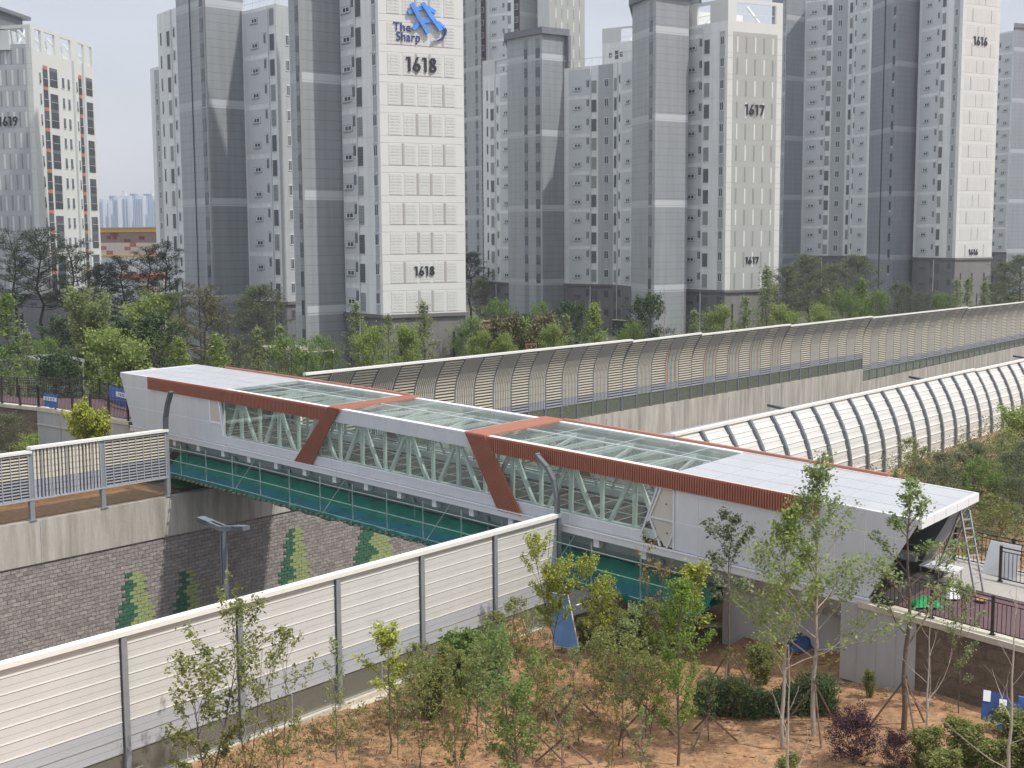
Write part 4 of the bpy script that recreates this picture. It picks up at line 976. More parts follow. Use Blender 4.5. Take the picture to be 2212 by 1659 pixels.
def text_mesh(txt, bold=.02):
    c = bpy.data.curves.new('t', 'FONT'); c.body = txt; c.size = 1; c.extrude = .02; c.offset = bold; c.align_x = 'CENTER'; c.align_y = 'CENTER'; c.space_character = 1.05
    o = bpy.data.objects.new('t', c); col.objects.link(o); bpy.context.view_layer.update(); dg = bpy.context.evaluated_depsgraph_get()
    me = bpy.data.meshes.new_from_object(o.evaluated_get(dg)); bpy.data.objects.remove(o); return me
def sign_text(s, txt, x, yy, h, m='ink', name='building_number', bold=.0, off=.1, label=None, squeeze=1.0):
    me = text_mesh(txt, bold); ys = [v.co.y for v in me.vertices]; xs = [v.co.x for v in me.vertices]; hh = max(ys)-min(ys); cy = (max(ys)+min(ys))/2; cx = (max(xs)+min(xs))/2
    me.materials.clear(); me.materials.append(M[m]); k = h/hh
    A = Matrix(((k*squeeze,0,0,-cx*k*squeeze),(0,0,-k*.6,0),(0,k,0,-cy*k),(0,0,0,1)))
    q = onv(x, yy, s.P, s.ex); o = link(name, me, s.root, s.mw(float((q[:2]-s.P)@s.ex), float(q[2]), off)@A); return o
def number(s, txt, x, yy, h, th=.165, off=.06):
    """raised building number, one part per figure"""
    q = onv(x, yy, s.P, s.ex); tc = float((q[:2]-s.P)@s.ex); zc = float(q[2]); adv = {'1':.50}; wd = [adv.get(c,.73) for c in txt]; t0 = tc-sum(wd)*h/2
    def ring(mb, cx, cy, r, n=18):
        for i in range(n):
            a, b = 2*PI*i/n, 2*PI*(i+1)/n; ri, ro = r-th/2, r+th/2
            p = [(cx+ri*math.cos(a),cy+ri*math.sin(a)),(cx+ro*math.cos(a),cy+ro*math.sin(a)),(cx+ro*math.cos(b),cy+ro*math.sin(b)),(cx+ri*math.cos(b),cy+ri*math.sin(b))]
            mb.hexa([s.pt(t0+u_*h, off, zc+(v_-.5)*h) for u_, v_ in p]+[s.pt(t0+u_*h, off+.1, zc+(v_-.5)*h) for u_, v_ in p])
    def poly(mb, p, d=.004): mb.hexa([s.pt(t0+u_*h, off, zc+(v_-.5)*h) for u_, v_ in p]+[s.pt(t0+u_*h, off+.1+d, zc+(v_-.5)*h) for u_, v_ in p])
    for c, w_ in zip(txt, wd):
        mb = MB()
        if c == '1': poly(mb, [(.18,0),(.18+th,0),(.18+th,1),(.18,1)]); poly(mb, [(.02,.84),(.18,.86),(.18,1),(.02,.98)])
        if c == '7': poly(mb, [(.05,.86),(.60,.86),(.60,1),(.05,1)]); poly(mb, [(.16,0),(.34,0),(.60,.86),(.42,.86)])
        if c == '6': ring(mb, .32, .29, .21); poly(mb, [(.04,.36),(.20,.42),(.50,1),(.31,1)])
        if c == '9': ring(mb, .32, .71, .21); poly(mb, [(.33,0),(.14,0),(.44,.58),(.60,.64)])
        if c == '8': ring(mb, .32, .27, .195); ring(mb, .32, .755, .165)
        part(mb, 'building_number', M['ink'], s.root); t0 += w_*h
# ---- tower 1618
T8 = thing('apartment_tower', 'white and grey apartment tower numbered 1618 with a blue emblem', 'apartment tower', (-15,135,7))
zc = 16.1
a = block(T8, [(744,133.5),(825,128.3),(1005,132.4)], 82, zc, ['winl','numw'], ['base','basel'])
sL, sN = a
fields(sL, sL.tx(744), sL.tx(774), 'winp', 1); 
column_of(sL,'kitchen_window',757,1.15,base='base_kitchen_window'); column_of(sL,'narrow_window',771,1.75,base='base_window',scale=.8); pipe(sL,776.5)
column_of(sL,'louvre_dark',783,1.15,alt=('louvre_light',.6),base='base_louvre'); 
mb = MB(); sL.box(mb, sL.tx(811), sL.tx(819.5), 0, .014, zc, 80); part(mb, 'painted_field', M['rec'], T8)
column_of(sL,'narrow_window',815.5,1.6,base='base_window')
# relief panels on the number face
W8 = sN.L; PX = [(.095,.245),(.275,.415),(.445,.575),(.605,.735),(.765,.895)]
mbs = MB(); mbj = MB(); fl = 0
while fl < 14:
    z0 = zc+.18+2.9*fl; z1 = z0+2.1
    sN.box(mbj, 0, W8-.1, 0, .006, z0-.06, z0-.02); sN.box(mbj, 0, W8-.1, 0, .006, z1+.05, z1+.09)
    for i, (p, q) in enumerate(PX):
        mbp = MB(); sN.box(mbp, W8*p, W8*q, 0, .014, z0, z1, 0)
        for j in range(7):
            zz = z0+.03+.295*j; sN.box(mbp, W8*p+.04, W8*q-.04, .014, .034, zz, zz+.255, 0)
            for f in (.3,.68):
                c = W8*(p+(q-p)*f); ww = (.05,.09,.05,.13,.06,.10,.04)[j]; sN.box(mbp, c-ww, c+ww, .034, .052, zz+.09, zz+.125+(.03 if j in (3,5) else 0), 0)
            if j == 4:
                for f in np.linspace(.12,.88,6): c = W8*(p+(q-p)*f); sN.box(mbp, c-.02, c+.02, .034, .052, zz+.04, zz+.19, 0)
        part(mbp, 'relief_panel', M['relief'], T8)
    gaps = [(.245,.275),(.415,.445),(.575,.605),(.735,.765)]; pick = (0,3) if fl % 2 == 1 else (1,2)
    for g_ in pick: p, q = gaps[g_]; mbs = MB(); sN.box(mbs, W8*(p+.004), W8*(q-.004), 0, .03, z0, z1, 0); part(mbs, 'taupe_strip', M['slot'], T8)
    fl += 1
part(mbj, 'wall_joints', M['joint'], T8)
number(sN,'1618',911,140,1.4); number(sN,'1618',917.5,585,.93)
for z_ in (10.2,):
    for x in (862,978): 
        mb = MB(); t_ = sN.tx(x); sN.box(mb, t_-.12, t_+.12, -.02, .02, 10.0, 14.2); part(mb, 'slit_window', M['dark'], T8)
mb = MB(); t_ = sN.tx(950); sN.box(mb, t_-.12, t_+.12, -.02, .02, 6, 8.6); part(mb, 'slit_window', M['dark'], T8)
# the emblem: a woven lattice, a swoosh and the two words
def ribbon(pts, w, m, name, off0=.1, off1=.3):
    mb = MB(); pts = [np.array(p) for p in pts]
    for i in range(len(pts)-1):
        def nrm_(j): d = pts[min(j+1,len(pts)-1)]-pts[max(j-1,0)]; d = d/np.linalg.norm(d); return np.array([-d[1], d[0]])
        w0 = w[i] if isinstance(w, list) else w; w1 = w[i+1] if isinstance(w, list) else w
        q = [pts[i]+nrm_(i)*w0/2, pts[i]-nrm_(i)*w0/2, pts[i+1]-nrm_(i+1)*w1/2, pts[i+1]+nrm_(i+1)*w1/2]
        mb.hexa([PT(v, off0) for v in q]+[PT(v, off1) for v in q])
    return part(mb, name, M[m], T8)
def PT(v, off): q = onv(v[0], v[1], sN.P, sN.ex); return (q[0]+sN.n[0]*off, q[1]+sN.n[1]*off, q[2])
ribbon([(880,29),(890,22),(905,18.5),(922,17),(939,27)], 8, 'logob', 'emblem_bar', .12, .3)
ribbon([(890,64),(900,53),(915,46.5),(932,45.5),(948,51),(959,62)], [9,9,8,7.5,5.5,4], 'logob', 'emblem_bar', .12, .3)
ribbon([(886,8),(904,42),(923,74)], 8.5, 'logob', 'emblem_bar', .22, .42)
ribbon([(909,7),(929,37),(950,67)], 8.5, 'logob', 'emblem_bar', .24, .44)
ribbon([(956,58),(961,66),(960,74),(955,82),(945,88),(929,92)], [4,4.5,4,3.5,2.5,1], 'logod', 'emblem_swoosh', .12, .26)
sign_text(sN,'The',867.5,58,.82,'logod','lettering',.008,.1); sign_text(sN,'Sharp',881,82.5,1.15,'logod','lettering',.008,.1,squeeze=.88)
a = block(T8, [(635,132.6),(656,131),(752,134.3)], 84, zc, ['coreL','core'], ['coreL','core'], cornice=False)
column_of(a[0],'core_window',652,.6,scale=.62); column_of(a[0],'core_window',652,-2.3,zmax=14,scale=.62)
mb = MB(); a[1].box(mb, 0, .22, 0, .02, 6, 82); part(mb, 'corner_trim', M['num7d'], T8)
a = block(T8, [(527,160),(608,154),(650,157)], 50.6, zc, ['winl','rec'], ['base','base'])
s = a[0]; fields(s, s.tx(539), s.tx(589), 'winp', 2); column_of(s,'kitchen_window',562,1.2,base='base_kitchen_window'); column_of(s,'narrow_window',584,1.8,base='base_window',scale=.75); pipe(s,591.5)
column_of(s,'louvre_dark',599,1.25,alt=('louvre_light',.45),base='base_louvre'); s = a[1]; column_of(s,'recess_window',630,1.6,base='base_window',scale=.7)
mb = MB()
for sg in a:
    for f in np.linspace(0, 1, 6): mb.bar(sg.pt(sg.L*f,-.1,50.6), sg.pt(sg.L*f,-.1,51.9), .06)
    mb.bar(sg.pt(0,-.1,51.9), sg.pt(sg.L,-.1,51.9), .06); mb.bar(sg.pt(0,-.1,51.3), sg.pt(sg.L,-.1,51.3), .04)
part(mb, 'roof_railing', M['wf'], T8)
a = block(T8, [(397,162.5),(459.5,156),(540,159.5)], 84, zc, ['coreL','core'], ['coreL','core'], cornice=False)
column_of(a[0],'core_window',450,.7,scale=.9); column_of(a[0],'core_window',450,-2.2,zmax=14,scale=.9)
mb = MB(); t_ = a[0].tx(427); mb.tube([a[0].pt(t_,.1,5), a[0].pt(t_,.1,60)], .06, 6); part(mb, 'drain_pipe', M['dark'], T8)
mb = MB(); a[0].box(mb, a[0].tx(456.5), a[0].L, 0, .02, 5, 82); part(mb, 'corner_trim', M['num7d'], T8)
a = block(T8, [(356,173),(405,167)], 52.6, zc, ['winl'], ['base'])
s = a[0]; column_of(s,'slit_window',363,1.3,scale=.8,base='base_window'); column_of(s,'louvre_dark',379,1.1,alt=('louvre_light',.4),base='base_louvre'); column_of(s,'narrow_window',391.5,1.6,base='base_window',scale=.8); pipe(s,386)
T9b = thing('apartment_tower', 'narrow white apartment tower behind the left edge of tower 1618', 'apartment tower', (-65,248,7))
a = block(T9b, [(337.5,251),(375,245)], 55.5, 16, ['winl'], ['base'])
s = a[0]; mb = MB(); s.box(mb, s.tx(346), s.tx(356), 0, .012, 16, 55); part(mb, 'painted_field', M['rec'], T9b); column_of(s,'recess_window',351,1.2,base='base_window')

# ---- tower 1617
T7 = thing('apartment_tower', 'pale apartment tower numbered 1617 with striped end wall and grey cores', 'apartment tower', (20,195,7))
zc = 16.1
def open_roof(root, segs, z0, z1, openings):
    for s, ops in zip(segs, openings):
        mb = MB(); s.box(mb, 0, s.L, -.35, 0, z1-.45, z1); e = [0]+[v for o in ops for v in o]+[1]
        for i in range(0, len(e), 2): s.box(mb, s.L*e[i], s.L*e[i+1], -.35, 0, z0, z1-.45)
        part(mb, 'roof_frame', M['num7b'], root)
        mb = MB()
        for o in ops:
            for f in np.linspace(o[0], o[1], 8): mb.bar(s.pt(s.L*f,-.3,z0), s.pt(s.L*f,-.3,z0+1.1), .035)
            mb.bar(s.pt(s.L*o[0],-.3,z0+1.1), s.pt(s.L*o[1],-.3,z0+1.1), .05); mb.bar(s.pt(s.L*(o[0]*.4+o[1]*.6),-.3,z0), s.pt(s.L*(o[0]*.4+o[1]*.6),-3,z1-.4), .3)
        part(mb, 'roof_railing', M['wf'], root)
a = block(T7, [(1474,184.3),(1567,178.5),(1683,182.7)], 52.3, zc, ['winl','numw'], ['base','basel'])
sL, sN = a; open_roof(T7, a, 52.3, 55.2, [[(.3,.6)],[(.15,.88)]])
mb = MB(); ring_ = [sL.pt(0,-9,52.31), sL.pt(0,-9,54.6)]; sN.box(mb, -.0, sN.L, -9.3, -9, 52.3, 54.9); part(mb, 'roof_wall', M['num7b'], T7)
s = sL; fields(s, s.tx(1478), s.tx(1514), 'winp', 2); column_of(s,'kitchen_window',1491,1.25,base='base_kitchen_window'); column_of(s,'narrow_window',1510.5,1.85,base='base_window',scale=.85); pipe(s,1515)
column_of(s,'louvre_dark',1523.5,1.2,alt=('louvre_light',.45),base='base_louvre')
mb = MB(); s.box(mb, s.tx(1550), s.tx(1561), 0, .014, zc, 51); part(mb, 'painted_field', M['rec'], T7); column_of(s,'narrow_window',1556,1.75,base='base_window')
def striped(s, root, m_f, m_l, m_d, t0=.095, t1=.905, zmax=51.5, dash=True, n=5):
    W_ = s.L; f = MB(); l = MB(); d = MB(); j = MB(); fl = 0
    while s.zc+2.9*fl < zmax-1:
        z0 = s.zc+.2+2.9*fl; z1 = z0+2.1
        s.box(f, W_*t0, W_*t1, 0, .012, z0-.2, z0+2.7)
        s.box(j, 0, W_, .012, .018, z0-.06, z0-.03); s.box(j, 0, W_, .012, .018, z1+.04, z1+.07)
        for i in range(n):
            c = W_*(t0+(t1-t0)*(i+.5+(.0 if True else 0))/n); mm_ = MB(); s.box(mm_, c-.13, c+.13, .012, .04, z0, z1); part(mm_, *(('pale_strip', M[m_l]) if (i+fl) % 2 else ('grey_strip', M[m_d])), root)
            for q in (-.6,-.35,.35,.6): s.box(j, c+q-.01, c+q+.01, .012, .018, z0, z1)
        fl += 1
    part(f, 'painted_field', M[m_f], root); part(j, 'wall_joints', M['joint'], root)
striped(sN, T7, 'num7', 'num7b', 'num7d'); number(sN,'1617',1630.5,237.5,1.4); number(sN,'1617',1624.5,562,.95)
for x in (1584,1650): mb = MB(); t_ = sN.tx(x); sN.box(mb, t_-.14, t_+.14, -.02, .02, 9.8, 14.2); part(mb, 'slit_window', M['dark'], T7)
a = block(T7, [(1364,186),(1414,178.3),(1484,181.5)], 55.6, zc, ['coreL','core'], ['coreL','core'], cornice=False, cap=.9)
column_of(a[0],'core_window',1404,.9,scale=1.0); column_of(a[0],'core_window',1404,-2.0,zmax=14)
a = block(T7, [(1395,190),(1505,186)], 57.3, 40, ['core','core'], ['core'], cornice=False, cap=.8, zg=30)
a = block(T7, [(1219,207),(1292,203),(1324,201),(1367,194.5)], 49.6, zc, ['winl','rec','winl'], ['base','base','base'])
s = a[0]; fields(s, s.tx(1229), s.tx(1276), 'winp', 2); column_of(s,'kitchen_window',1247,1.2,base='base_kitchen_window'); column_of(s,'narrow_window',1270,1.8,base='base_window',scale=.85); pipe(s,1276); column_of(s,'louvre_light',1283,1.3,alt=('louvre_dark',.6),base='base_louvre')
s = a[1]; column_of(s,'recess_window',1310,1.7,base='base_window'); s = a[2]; fields(s, s.tx(1342), s.tx(1364), 'winp', 2)
column_of(s,'louvre_light',1329,1.3,alt=('louvre_dark',.5),base='base_louvre',scale=.9); column_of(s,'narrow_window',1338,1.9,base='base_window',scale=.8); column_of(s,'kitchen_window',1355.5,1.2,base='base_kitchen_window'); pipe(s,1334)
mb = MB()
for sg in a: mb.bar(sg.pt(0,-.2,50.8), sg.pt(sg.L,-.2,50.8), .08); [mb.bar(sg.pt(sg.L*f,-.2,49.6), sg.pt(sg.L*f,-.2,50.8), .05) for f in np.linspace(0,1,6)]
part(mb, 'roof_railing', M['wf'], T7)
a = block(T7, [(1098,211),(1172,204.5),(1226,207.5)], 54.6, zc, ['coreL','core'], ['coreL','core'], cornice=False, cap=1.0)
column_of(a[0],'core_window',1137.5,1.0,scale=.75); column_of(a[0],'core_window',1163,.9); column_of(a[0],'core_window',1163,-2.0,zmax=14); column_of(a[0],'core_window',1137.5,-1.9,zmax=14,scale=.75)
mb = MB(); a[1].box(mb, a[1].L*.9, a[1].L, 0, .9, 42, 54.6); part(mb, 'corner_fin', M['roofd'], T7)
a = block(T7, [(1045,218.5),(1105,211.5)], 49.8, zc, ['winl'], ['base'])
s = a[0]; open_roof(T7, a, 49.8, 52.3, [[(.45,.95)]]); fields(s, s.tx(1082), s.tx(1101), 'winp', 2); column_of(s,'slit_window',1055,1.5,base='base_window'); column_of(s,'louvre_light',1065.5,1.2,alt=('louvre_dark',.5),base='base_louvre'); column_of(s,'narrow_window',1077,1.9,base='base_window',scale=.8); column_of(s,'kitchen_window',1094,1.2,base='base_kitchen_window'); pipe(s,1072)

# ---- tower 1616
T6 = thing('apartment_tower', 'tall blue grey and white apartment tower numbered 1616 at the right', 'apartment tower', (75,245,9))
zc = 19.3
a = block(T6, [(1683,262),(1691,259),(1730,262.5)], 82, zc, ['coreL','core6'], ['coreL','core6'], cornice=False); column_of(a[0],'core_window',1688,.9,scale=.5)
column_of(a[0],'core_window',1688,-2.0,zmax=18,scale=.5)
a = block(T6, [(1660,266),(1692,262),(1758,265)], 80, 40, ['core6'], ['core6'], cornice=False, zg=30)
a = block(T6, [(1727,263),(1790,259),(1821,258),(1873,250)], 69.2, zc, ['winl','rec','winl'], ['base','base','base'])
s = a[0]; fields(s, s.tx(1734), s.tx(1776), 'winp', 2); column_of(s,'kitchen_window',1749,1.2,base='base_kitchen_window'); column_of(s,'narrow_window',1771,1.9,base='base_window',scale=.85); column_of(s,'louvre_dark',1782.5,1.25,alt=('louvre_light',.4),base='base_louvre'); pipe(s,1777)
s = a[1]; column_of(s,'recess_window',1805,1.5,base='base_window'); s = a[2]; fields(s, s.tx(1838), s.tx(1868), 'winp', 2); column_of(s,'louvre_light',1829,1.25,alt=('louvre_dark',.5),base='base_louvre'); column_of(s,'narrow_window',1839,1.9,base='base_window',scale=.8); column_of(s,'kitchen_window',1856,1.2,base='base_kitchen_window'); pipe(s,1834)
mb = MB()
for sg in a: mb.bar(sg.pt(0,-.2,70.5), sg.pt(sg.L,-.2,70.5), .09); [mb.bar(sg.pt(sg.L*f,-.2,69.2), sg.pt(sg.L*f,-.2,70.5), .06) for f in np.linspace(0,1,6)]
part(mb, 'roof_railing', M['wf'], T6)
a = block(T6, [(1869,251),(1930,238),(1978,242)], 88, zc, ['core6','core6'], ['core6','core6'], cornice=False); column_of(a[0],'core_window',1921,.7); column_of(a[0],'core_window',1921,-2.2,zmax=18)
mb = MB(); t_ = a[0].tx(1901); mb.tube([a[0].pt(t_,.1,6), a[0].pt(t_,.1,76)], .08, 6); part(mb, 'drain_pipe', M['dark'], T6)
a = block(T6, [(1973,239.5),(2065,229),(2144,233.8)], 82, zc, ['winl','numw'], ['base','basel'])
s, sN = a; fields(s, s.tx(1979), s.tx(2018), 'winp', 2); column_of(s,'kitchen_window',1994,1.2,base='base_kitchen_window'); column_of(s,'narrow_window',2014.5,1.9,base='base_window',scale=.9); column_of(s,'louvre_light',2026,1.2,alt=('louvre_dark',.5),base='base_louvre'); pipe(s,2020)
mb = MB(); s.box(mb, s.tx(2046), s.tx(2058), 0, .014, zc, 80); part(mb, 'painted_field', M['rec'], T6); column_of(s,'narrow_window',2052,1.7,base='base_window')
W6 = sN.L; mbs = MB(); mbj = MB(); mbp = MB(); fl = 0
while fl < 20:
    z0 = zc+.2+2.9*fl; z1 = z0+2.1; sN.box(mbj,0,W6,0,.008,z0-.05,z0-.02); sN.box(mbj,0,W6,0,.008,z1+.05,z1+.08)
    for g_ in ((.40,.57) if fl % 2 == 1 else (.25,.75)): mbs = MB(); sN.box(mbs, W6*g_, W6*g_+.16, 0, .03, z0, z1); part(mbs,'taupe_strip',M['slot'],T6)
    for p, q in PX:
        mbp = MB(); [sN.box(mbp, W6*p, W6*q, 0, .02, z0+.3*j, z0+.3*j+.25) for j in range(7)]; part(mbp,'relief_panel',M['relief'],T6)
    fl += 1
part(mbj,'wall_joints',M['joint'],T6)
number(sN,'1616',2118,89,1.5); number(sN,'1616',2102,544.5,1.0)
for x, z_ in ((2078,15),(2103,15),(2129,15),(2115,11.3),(2100,8.6)): mb = MB(); t_ = sN.tx(x); sN.box(mb, t_-.14, t_+.14, -.02, .02, z_-1.6, z_+1.6); part(mb, 'slit_window', M['dark'], T6)
# ---- towers behind
TF = thing('apartment_tower', 'distant apartment tower with maroon window columns between towers 1618 and 1617', 'apartment tower', (0,315,7))
a = block(TF, [(998,318),(1043,309)], 95, 14, ['coreL'], ['core']); s = a[0]; column_of(s,'core_window',1008,.8,scale=.9); column_of(s,'core_window',1032.5,.8,scale=1.1)
a = block(TF, [(1041,312),(1053,311)], 95, 14, ['maroon'], ['maroon'], cornice=False); column_of(a[0],'recess_window',1047,1.2,t=.65)
a = block(TF, [(1052,311.5),(1113,307)], 95, 40, ['winl'], ['winl'], cornice=False, zg=30); s = a[0]; fields(s, s.tx(1060), s.tx(1101), 'winp', 2); column_of(s,'kitchen_window',1070,1.2); column_of(s,'narrow_window',1091,1.8); column_of(s,'louvre_dark',1103,1.3,alt=('louvre_light',.5))
a = block(TF, [(1111,308),(1127,307)], 95, 40, ['maroon'], ['maroon'], cornice=False, zg=30); column_of(a[0],'recess_window',1118,1.3)
a = block(TF, [(1125,306),(1166,310)], 95, 40, ['coreL'], ['coreL'], cornice=False, zg=30)
a = block(TF, [(1163,303),(1188,299),(1263,303.5)], 95, 40.2, ['num7b','num7'], ['num7'], cornice=False, zg=30)
striped(a[1], TF, 'num7', 'num7b', 'num7d', .1, .93, 90, n=5)
TG = thing('apartment_tower', 'white apartment tower whose open roof shows behind tower 1617', 'apartment tower', (25,300,7))
a = block(TG, [(1300,303),(1372,298)], 67, 40, ['winl'], ['winl'], cornice=False, zg=30); s = a[0]; column_of(s,'recess_window',1318,1.0,zmax=66.9); column_of(s,'recess_window',1341,1.0,zmax=66.9); column_of(s,'louvre_dark',1331,1.0,zmax=66.9); open_roof(TG, a, 67, 70.3, [[(.55,.98)]])
TH = thing('apartment_tower', 'blue grey apartment tower at the right edge behind tower 1616', 'apartment tower', (115,310,7))
a = block(TH, [(2140,313),(2177,308)], 70.2, 19, ['winl'], ['base']); s = a[0]; fields(s, 0, s.tx(2172), 'winp', 2); column_of(s,'kitchen_window',2161,1.2,base='base_kitchen_window'); column_of(s,'narrow_window',2147,1.9,base='base_window')
a = block(TH, [(2176,306),(2250,311)], 70.5, 19, ['core6'], ['core6'], cornice=False, cap=1)
# ---- tower 1619
T19 = thing('apartment_tower', 'apartment tower numbered 1619 with striped wall and orange balcony sills at the left', 'apartment tower', (-70,190,7))
zc = 15.9
a = block(T19, [(-75,187),(87,184.5),(217,204.5)], 49.9, zc, ['num7b','numw'], ['base','basel'], back=9)
sN, sR = a; striped(sN, T19, 'num9', 'num7b', 'num7d', .0, .93, 49.3, n=12); number(sN,'1619',19,262,1.3)
open_roof(T19, a, 49.9, 53.3, [[(.55,.93)],[(.06,.15),(.2,.36),(.44,.62),(.74,.84),(.9,.98)]])
mb = MB(); sR.box(mb, sR.L*.0, sR.L, -7, -3.2, 49.9, 52.6); part(mb, 'roof_wall', M['winp'], T19)
mb = MB(); sR.box(mb, -2, sR.L*.35, -12, -4.6, 53.0, 55.2); sR.box(mb, -3, sR.L*.42, -12.8, -4.0, 55.2, 55.7); part(mb, 'roof_cap', M['roofd'], T19)
s = sR; column_of(s,'small_window',102,1.4,scale=.55,base='base_window')
for x, sc_ in ((113.5,.75),(187,.55)):
    column_of(s,'balcony_window',x,1.55,scale=sc_); mb = MB(); t_ = s.tx(x)
    for i in range(12): s.box(mb, t_-.8*sc_, t_+.8*sc_, 0, .1, zc+2.9*i-.2, zc+2.9*i+.34)
    part(mb, 'orange_sill', M['orange'], T19)
for x, sc_ in ((131,1.25),(206,1.15)):
    mb = MB(); t_ = s.tx(x)
    for i in range(0, 11):
        winlink('balcony_window', T19, s.mw(t_, zc+2.9*i+(1.6 if i % 2 == 0 else 1.3))@Matrix.Diagonal((sc_,1,.84,1)))
        if i % 2 == 0: s.box(mb, t_-.95*sc_, t_+.95*sc_, 0, .05, zc+2.9*i+2.65, zc+2.9*i+3.15)
    part(mb, 'spandrel', M['steeld'], T19)
for x in (150.5,162): column_of(s,'small_window',x,1.45,base='base_window')
column_of(s,'small_window',179.5,1.4,scale=.5)
mb = MB(); s.box(mb, s.tx(171), s.tx(175.5), 0, .02, zc, 50); s.box(mb, s.tx(192), s.tx(196), 0, .02, zc, 50); part(mb, 'painted_field', M['rec'], T19)
for x, z_ in ((38,11.5),(63,8)): mb = MB(); t_ = sN.tx(x); sN.box(mb, t_-.25, t_+.25, -.02, .02, z_-1.7, z_+1.7); part(mb, 'slit_window', M['dark'], T19)
mb = MB(); s.box(mb, s.tx(120), s.tx(150), -.02, .06, 6, 9.5); part(mb, 'entrance', M['dark'], T19)

# ================================================================ FAR BUILDINGS
t = thing('school_building', 'low building patterned in pink, red and brown with orange eaves at the left', 'building', (-85,262,5))
s = Seg(PXY(190,268), PXY(372,252)); zt_ = 25.6
mats = [mat('pink wall', (.70,.56,.48), .8, 0, .04), mat('brown wall', (.28,.20,.175), .8, 0, .05), mat('red tile', (.45,.17,.14), .8), mat('dark red tile', (.19,.06,.06), .8), mat('yellow eaves', (.78,.42,.06), .7), M['winp'], M['soffit']]
mb = MB(); s.box(mb, 0, s.L, -15, 0, 20.2, 22.7, 0); s.box(mb, 0, s.L, -15, 0, 22.7, 24.8, 1); s.box(mb, 0, s.L, -15.2, .12, 24.8, 25.5, 4); s.box(mb, 0, s.L, -15, .1, 19.9, 20.2, 4); s.box(mb, 0, s.L, -15, -.02, 5, 19.9, 5); s.box(mb, -.3, s.L+.3, -15.3, .3, 25.5, 25.75, 6)
part(mb, 'wall', mats, t)
mb = MB()
for x0, x1, z0, z1, mi in ((231,239,23.4,24.1,3),(239,256,24.0,24.7,3),(244,252,23.4,24.0,3),(268,281,22.8,23.4,3),(280,293,21.9,22.7,2),(268,281,21.2,21.9,2),(217,229,21.3,22.0,2),(229,243,20.3,21.1,2),(318,332,20.3,21.1,2),(331,338,21.3,22.0,2),(300,312,23.3,24.0,3)):
    s.box(mb, s.tx(x0), s.tx(x1), 0, .05, z0, z1, mi)
part(mb, 'coloured_tiles', mats, t)
mb = MB(); mb.prism([s.pt(s.tx(262),-.0,16), s.pt(s.tx(300),0,16), s.pt(s.tx(300),0,19.8), s.pt(s.tx(275),0,19.8)], (s.n[0]*.05,s.n[1]*.05,0)); part(mb, 'painted_field', M['winl'], t)
t = thing('low_building', 'low grey building with an orange band behind the pines at the left', 'building', (-70,235,5))
s = Seg(PXY(255,238), PXY(350,230)); mb = MB(); s.box(mb, 0, s.L, -8, 0, 5, 16.2, 0); s.box(mb, 0, s.L, -8.1, .08, 16.2, 17.2, 1); s.box(mb, s.L*.5, s.L*.9, 0, .06, 13.2, 15.6, 2); part(mb, 'wall', [M['winp'], M['orange'], mats[0]], t)
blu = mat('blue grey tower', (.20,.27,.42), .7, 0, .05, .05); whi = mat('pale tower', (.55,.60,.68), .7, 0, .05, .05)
xs = [(214,226,430),(226,238,434),(239,246,424),(249,258,426),(260,282,424),(284,294,420),(296,312,424),(313,324,420),(325,334,424),(334,345,426)]
for i, (x0, x1, yt) in enumerate(xs):
    Y = 1500+30*(i % 3); p = PXY(x0, Y); q = PXY(x1, Y); zt_ = 24-(yt-510)/2800*Y; t = thing('far_tower', 'hazy blue and white apartment tower on the skyline beyond the patterned building', 'apartment tower', (p[0], Y, 0), 'blue and white towers on the skyline')
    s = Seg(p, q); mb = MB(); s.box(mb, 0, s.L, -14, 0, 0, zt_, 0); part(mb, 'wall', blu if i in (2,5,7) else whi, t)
    mb = MB()
    for f in np.arange(.08, .95, .3): s.box(mb, s.L*f, s.L*(f+.14), 0, .6, 2, zt_-4)
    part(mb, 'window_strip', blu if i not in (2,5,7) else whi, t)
    if i in (4,8):
        mb = MB(); s.box(mb, s.L*.3, s.L*.6, -8, -2, zt_, zt_+5); part(mb, 'roof_house', whi, t)
# park furniture
mb = MB(); s = Seg(PXY(40,104), PXY(98,99)); s.box(mb, 0, s.L, -2.6, .2, 14.3, 14.5, 0); 
for f in (.03,.5,.97): s.box(mb, s.L*f-.05, s.L*f+.05, -.2, -.1, 10.5, 14.3, 1); s.box(mb, s.L*f-.05, s.L*f+.05, -2.4, -2.3, 10.5, 14.3, 1)
s.box(mb, 0, s.L, -2.5, -2.4, 11, 14.3, 2)
solo(mb, 'park_shelter', [M['alu'], M['rail'], M['soffit']], 'flat roofed shelter among the shrubs at the far left', 'shelter')
mb = MB(); s = Seg(PXY(563,112), PXY(655,106)); 
for o in (0, -2.5): s.box(mb, 0, s.L, o-.1, o, 14.2, 14.4, 0)
for f in np.linspace(0,1,7): s.box(mb, s.L*f-.04, s.L*f+.04, -2.6, .1, 14.4, 14.5, 0)
for f in (.02,.98):
    for o in (0,-2.5): s.box(mb, s.L*f-.06, s.L*f+.06, o-.1, o, 10.5, 14.2, 1)
solo(mb, 'pergola', [M['kerb'], M['rail']], 'pergola with a pale beam behind the far end of the curved barrier', 'pergola')
mb = MB(); s = Seg(PXY(305,100), PXY(360,96)); s.box(mb, 0, s.L, -.5, 0, 13.75, 13.85, 0)
for f in (.1,.5,.9): s.box(mb, s.L*f-.05, s.L*f+.05, -.4, -.1, 13.2, 13.75, 0)
s.box(mb, -1, s.L+1, -1.2, .4, 10, 13.2, 1); solo(mb, 'bench', [M['kerb'], M['pave']], 'long pale bench slab just above the left end of the bridge roof', 'bench')
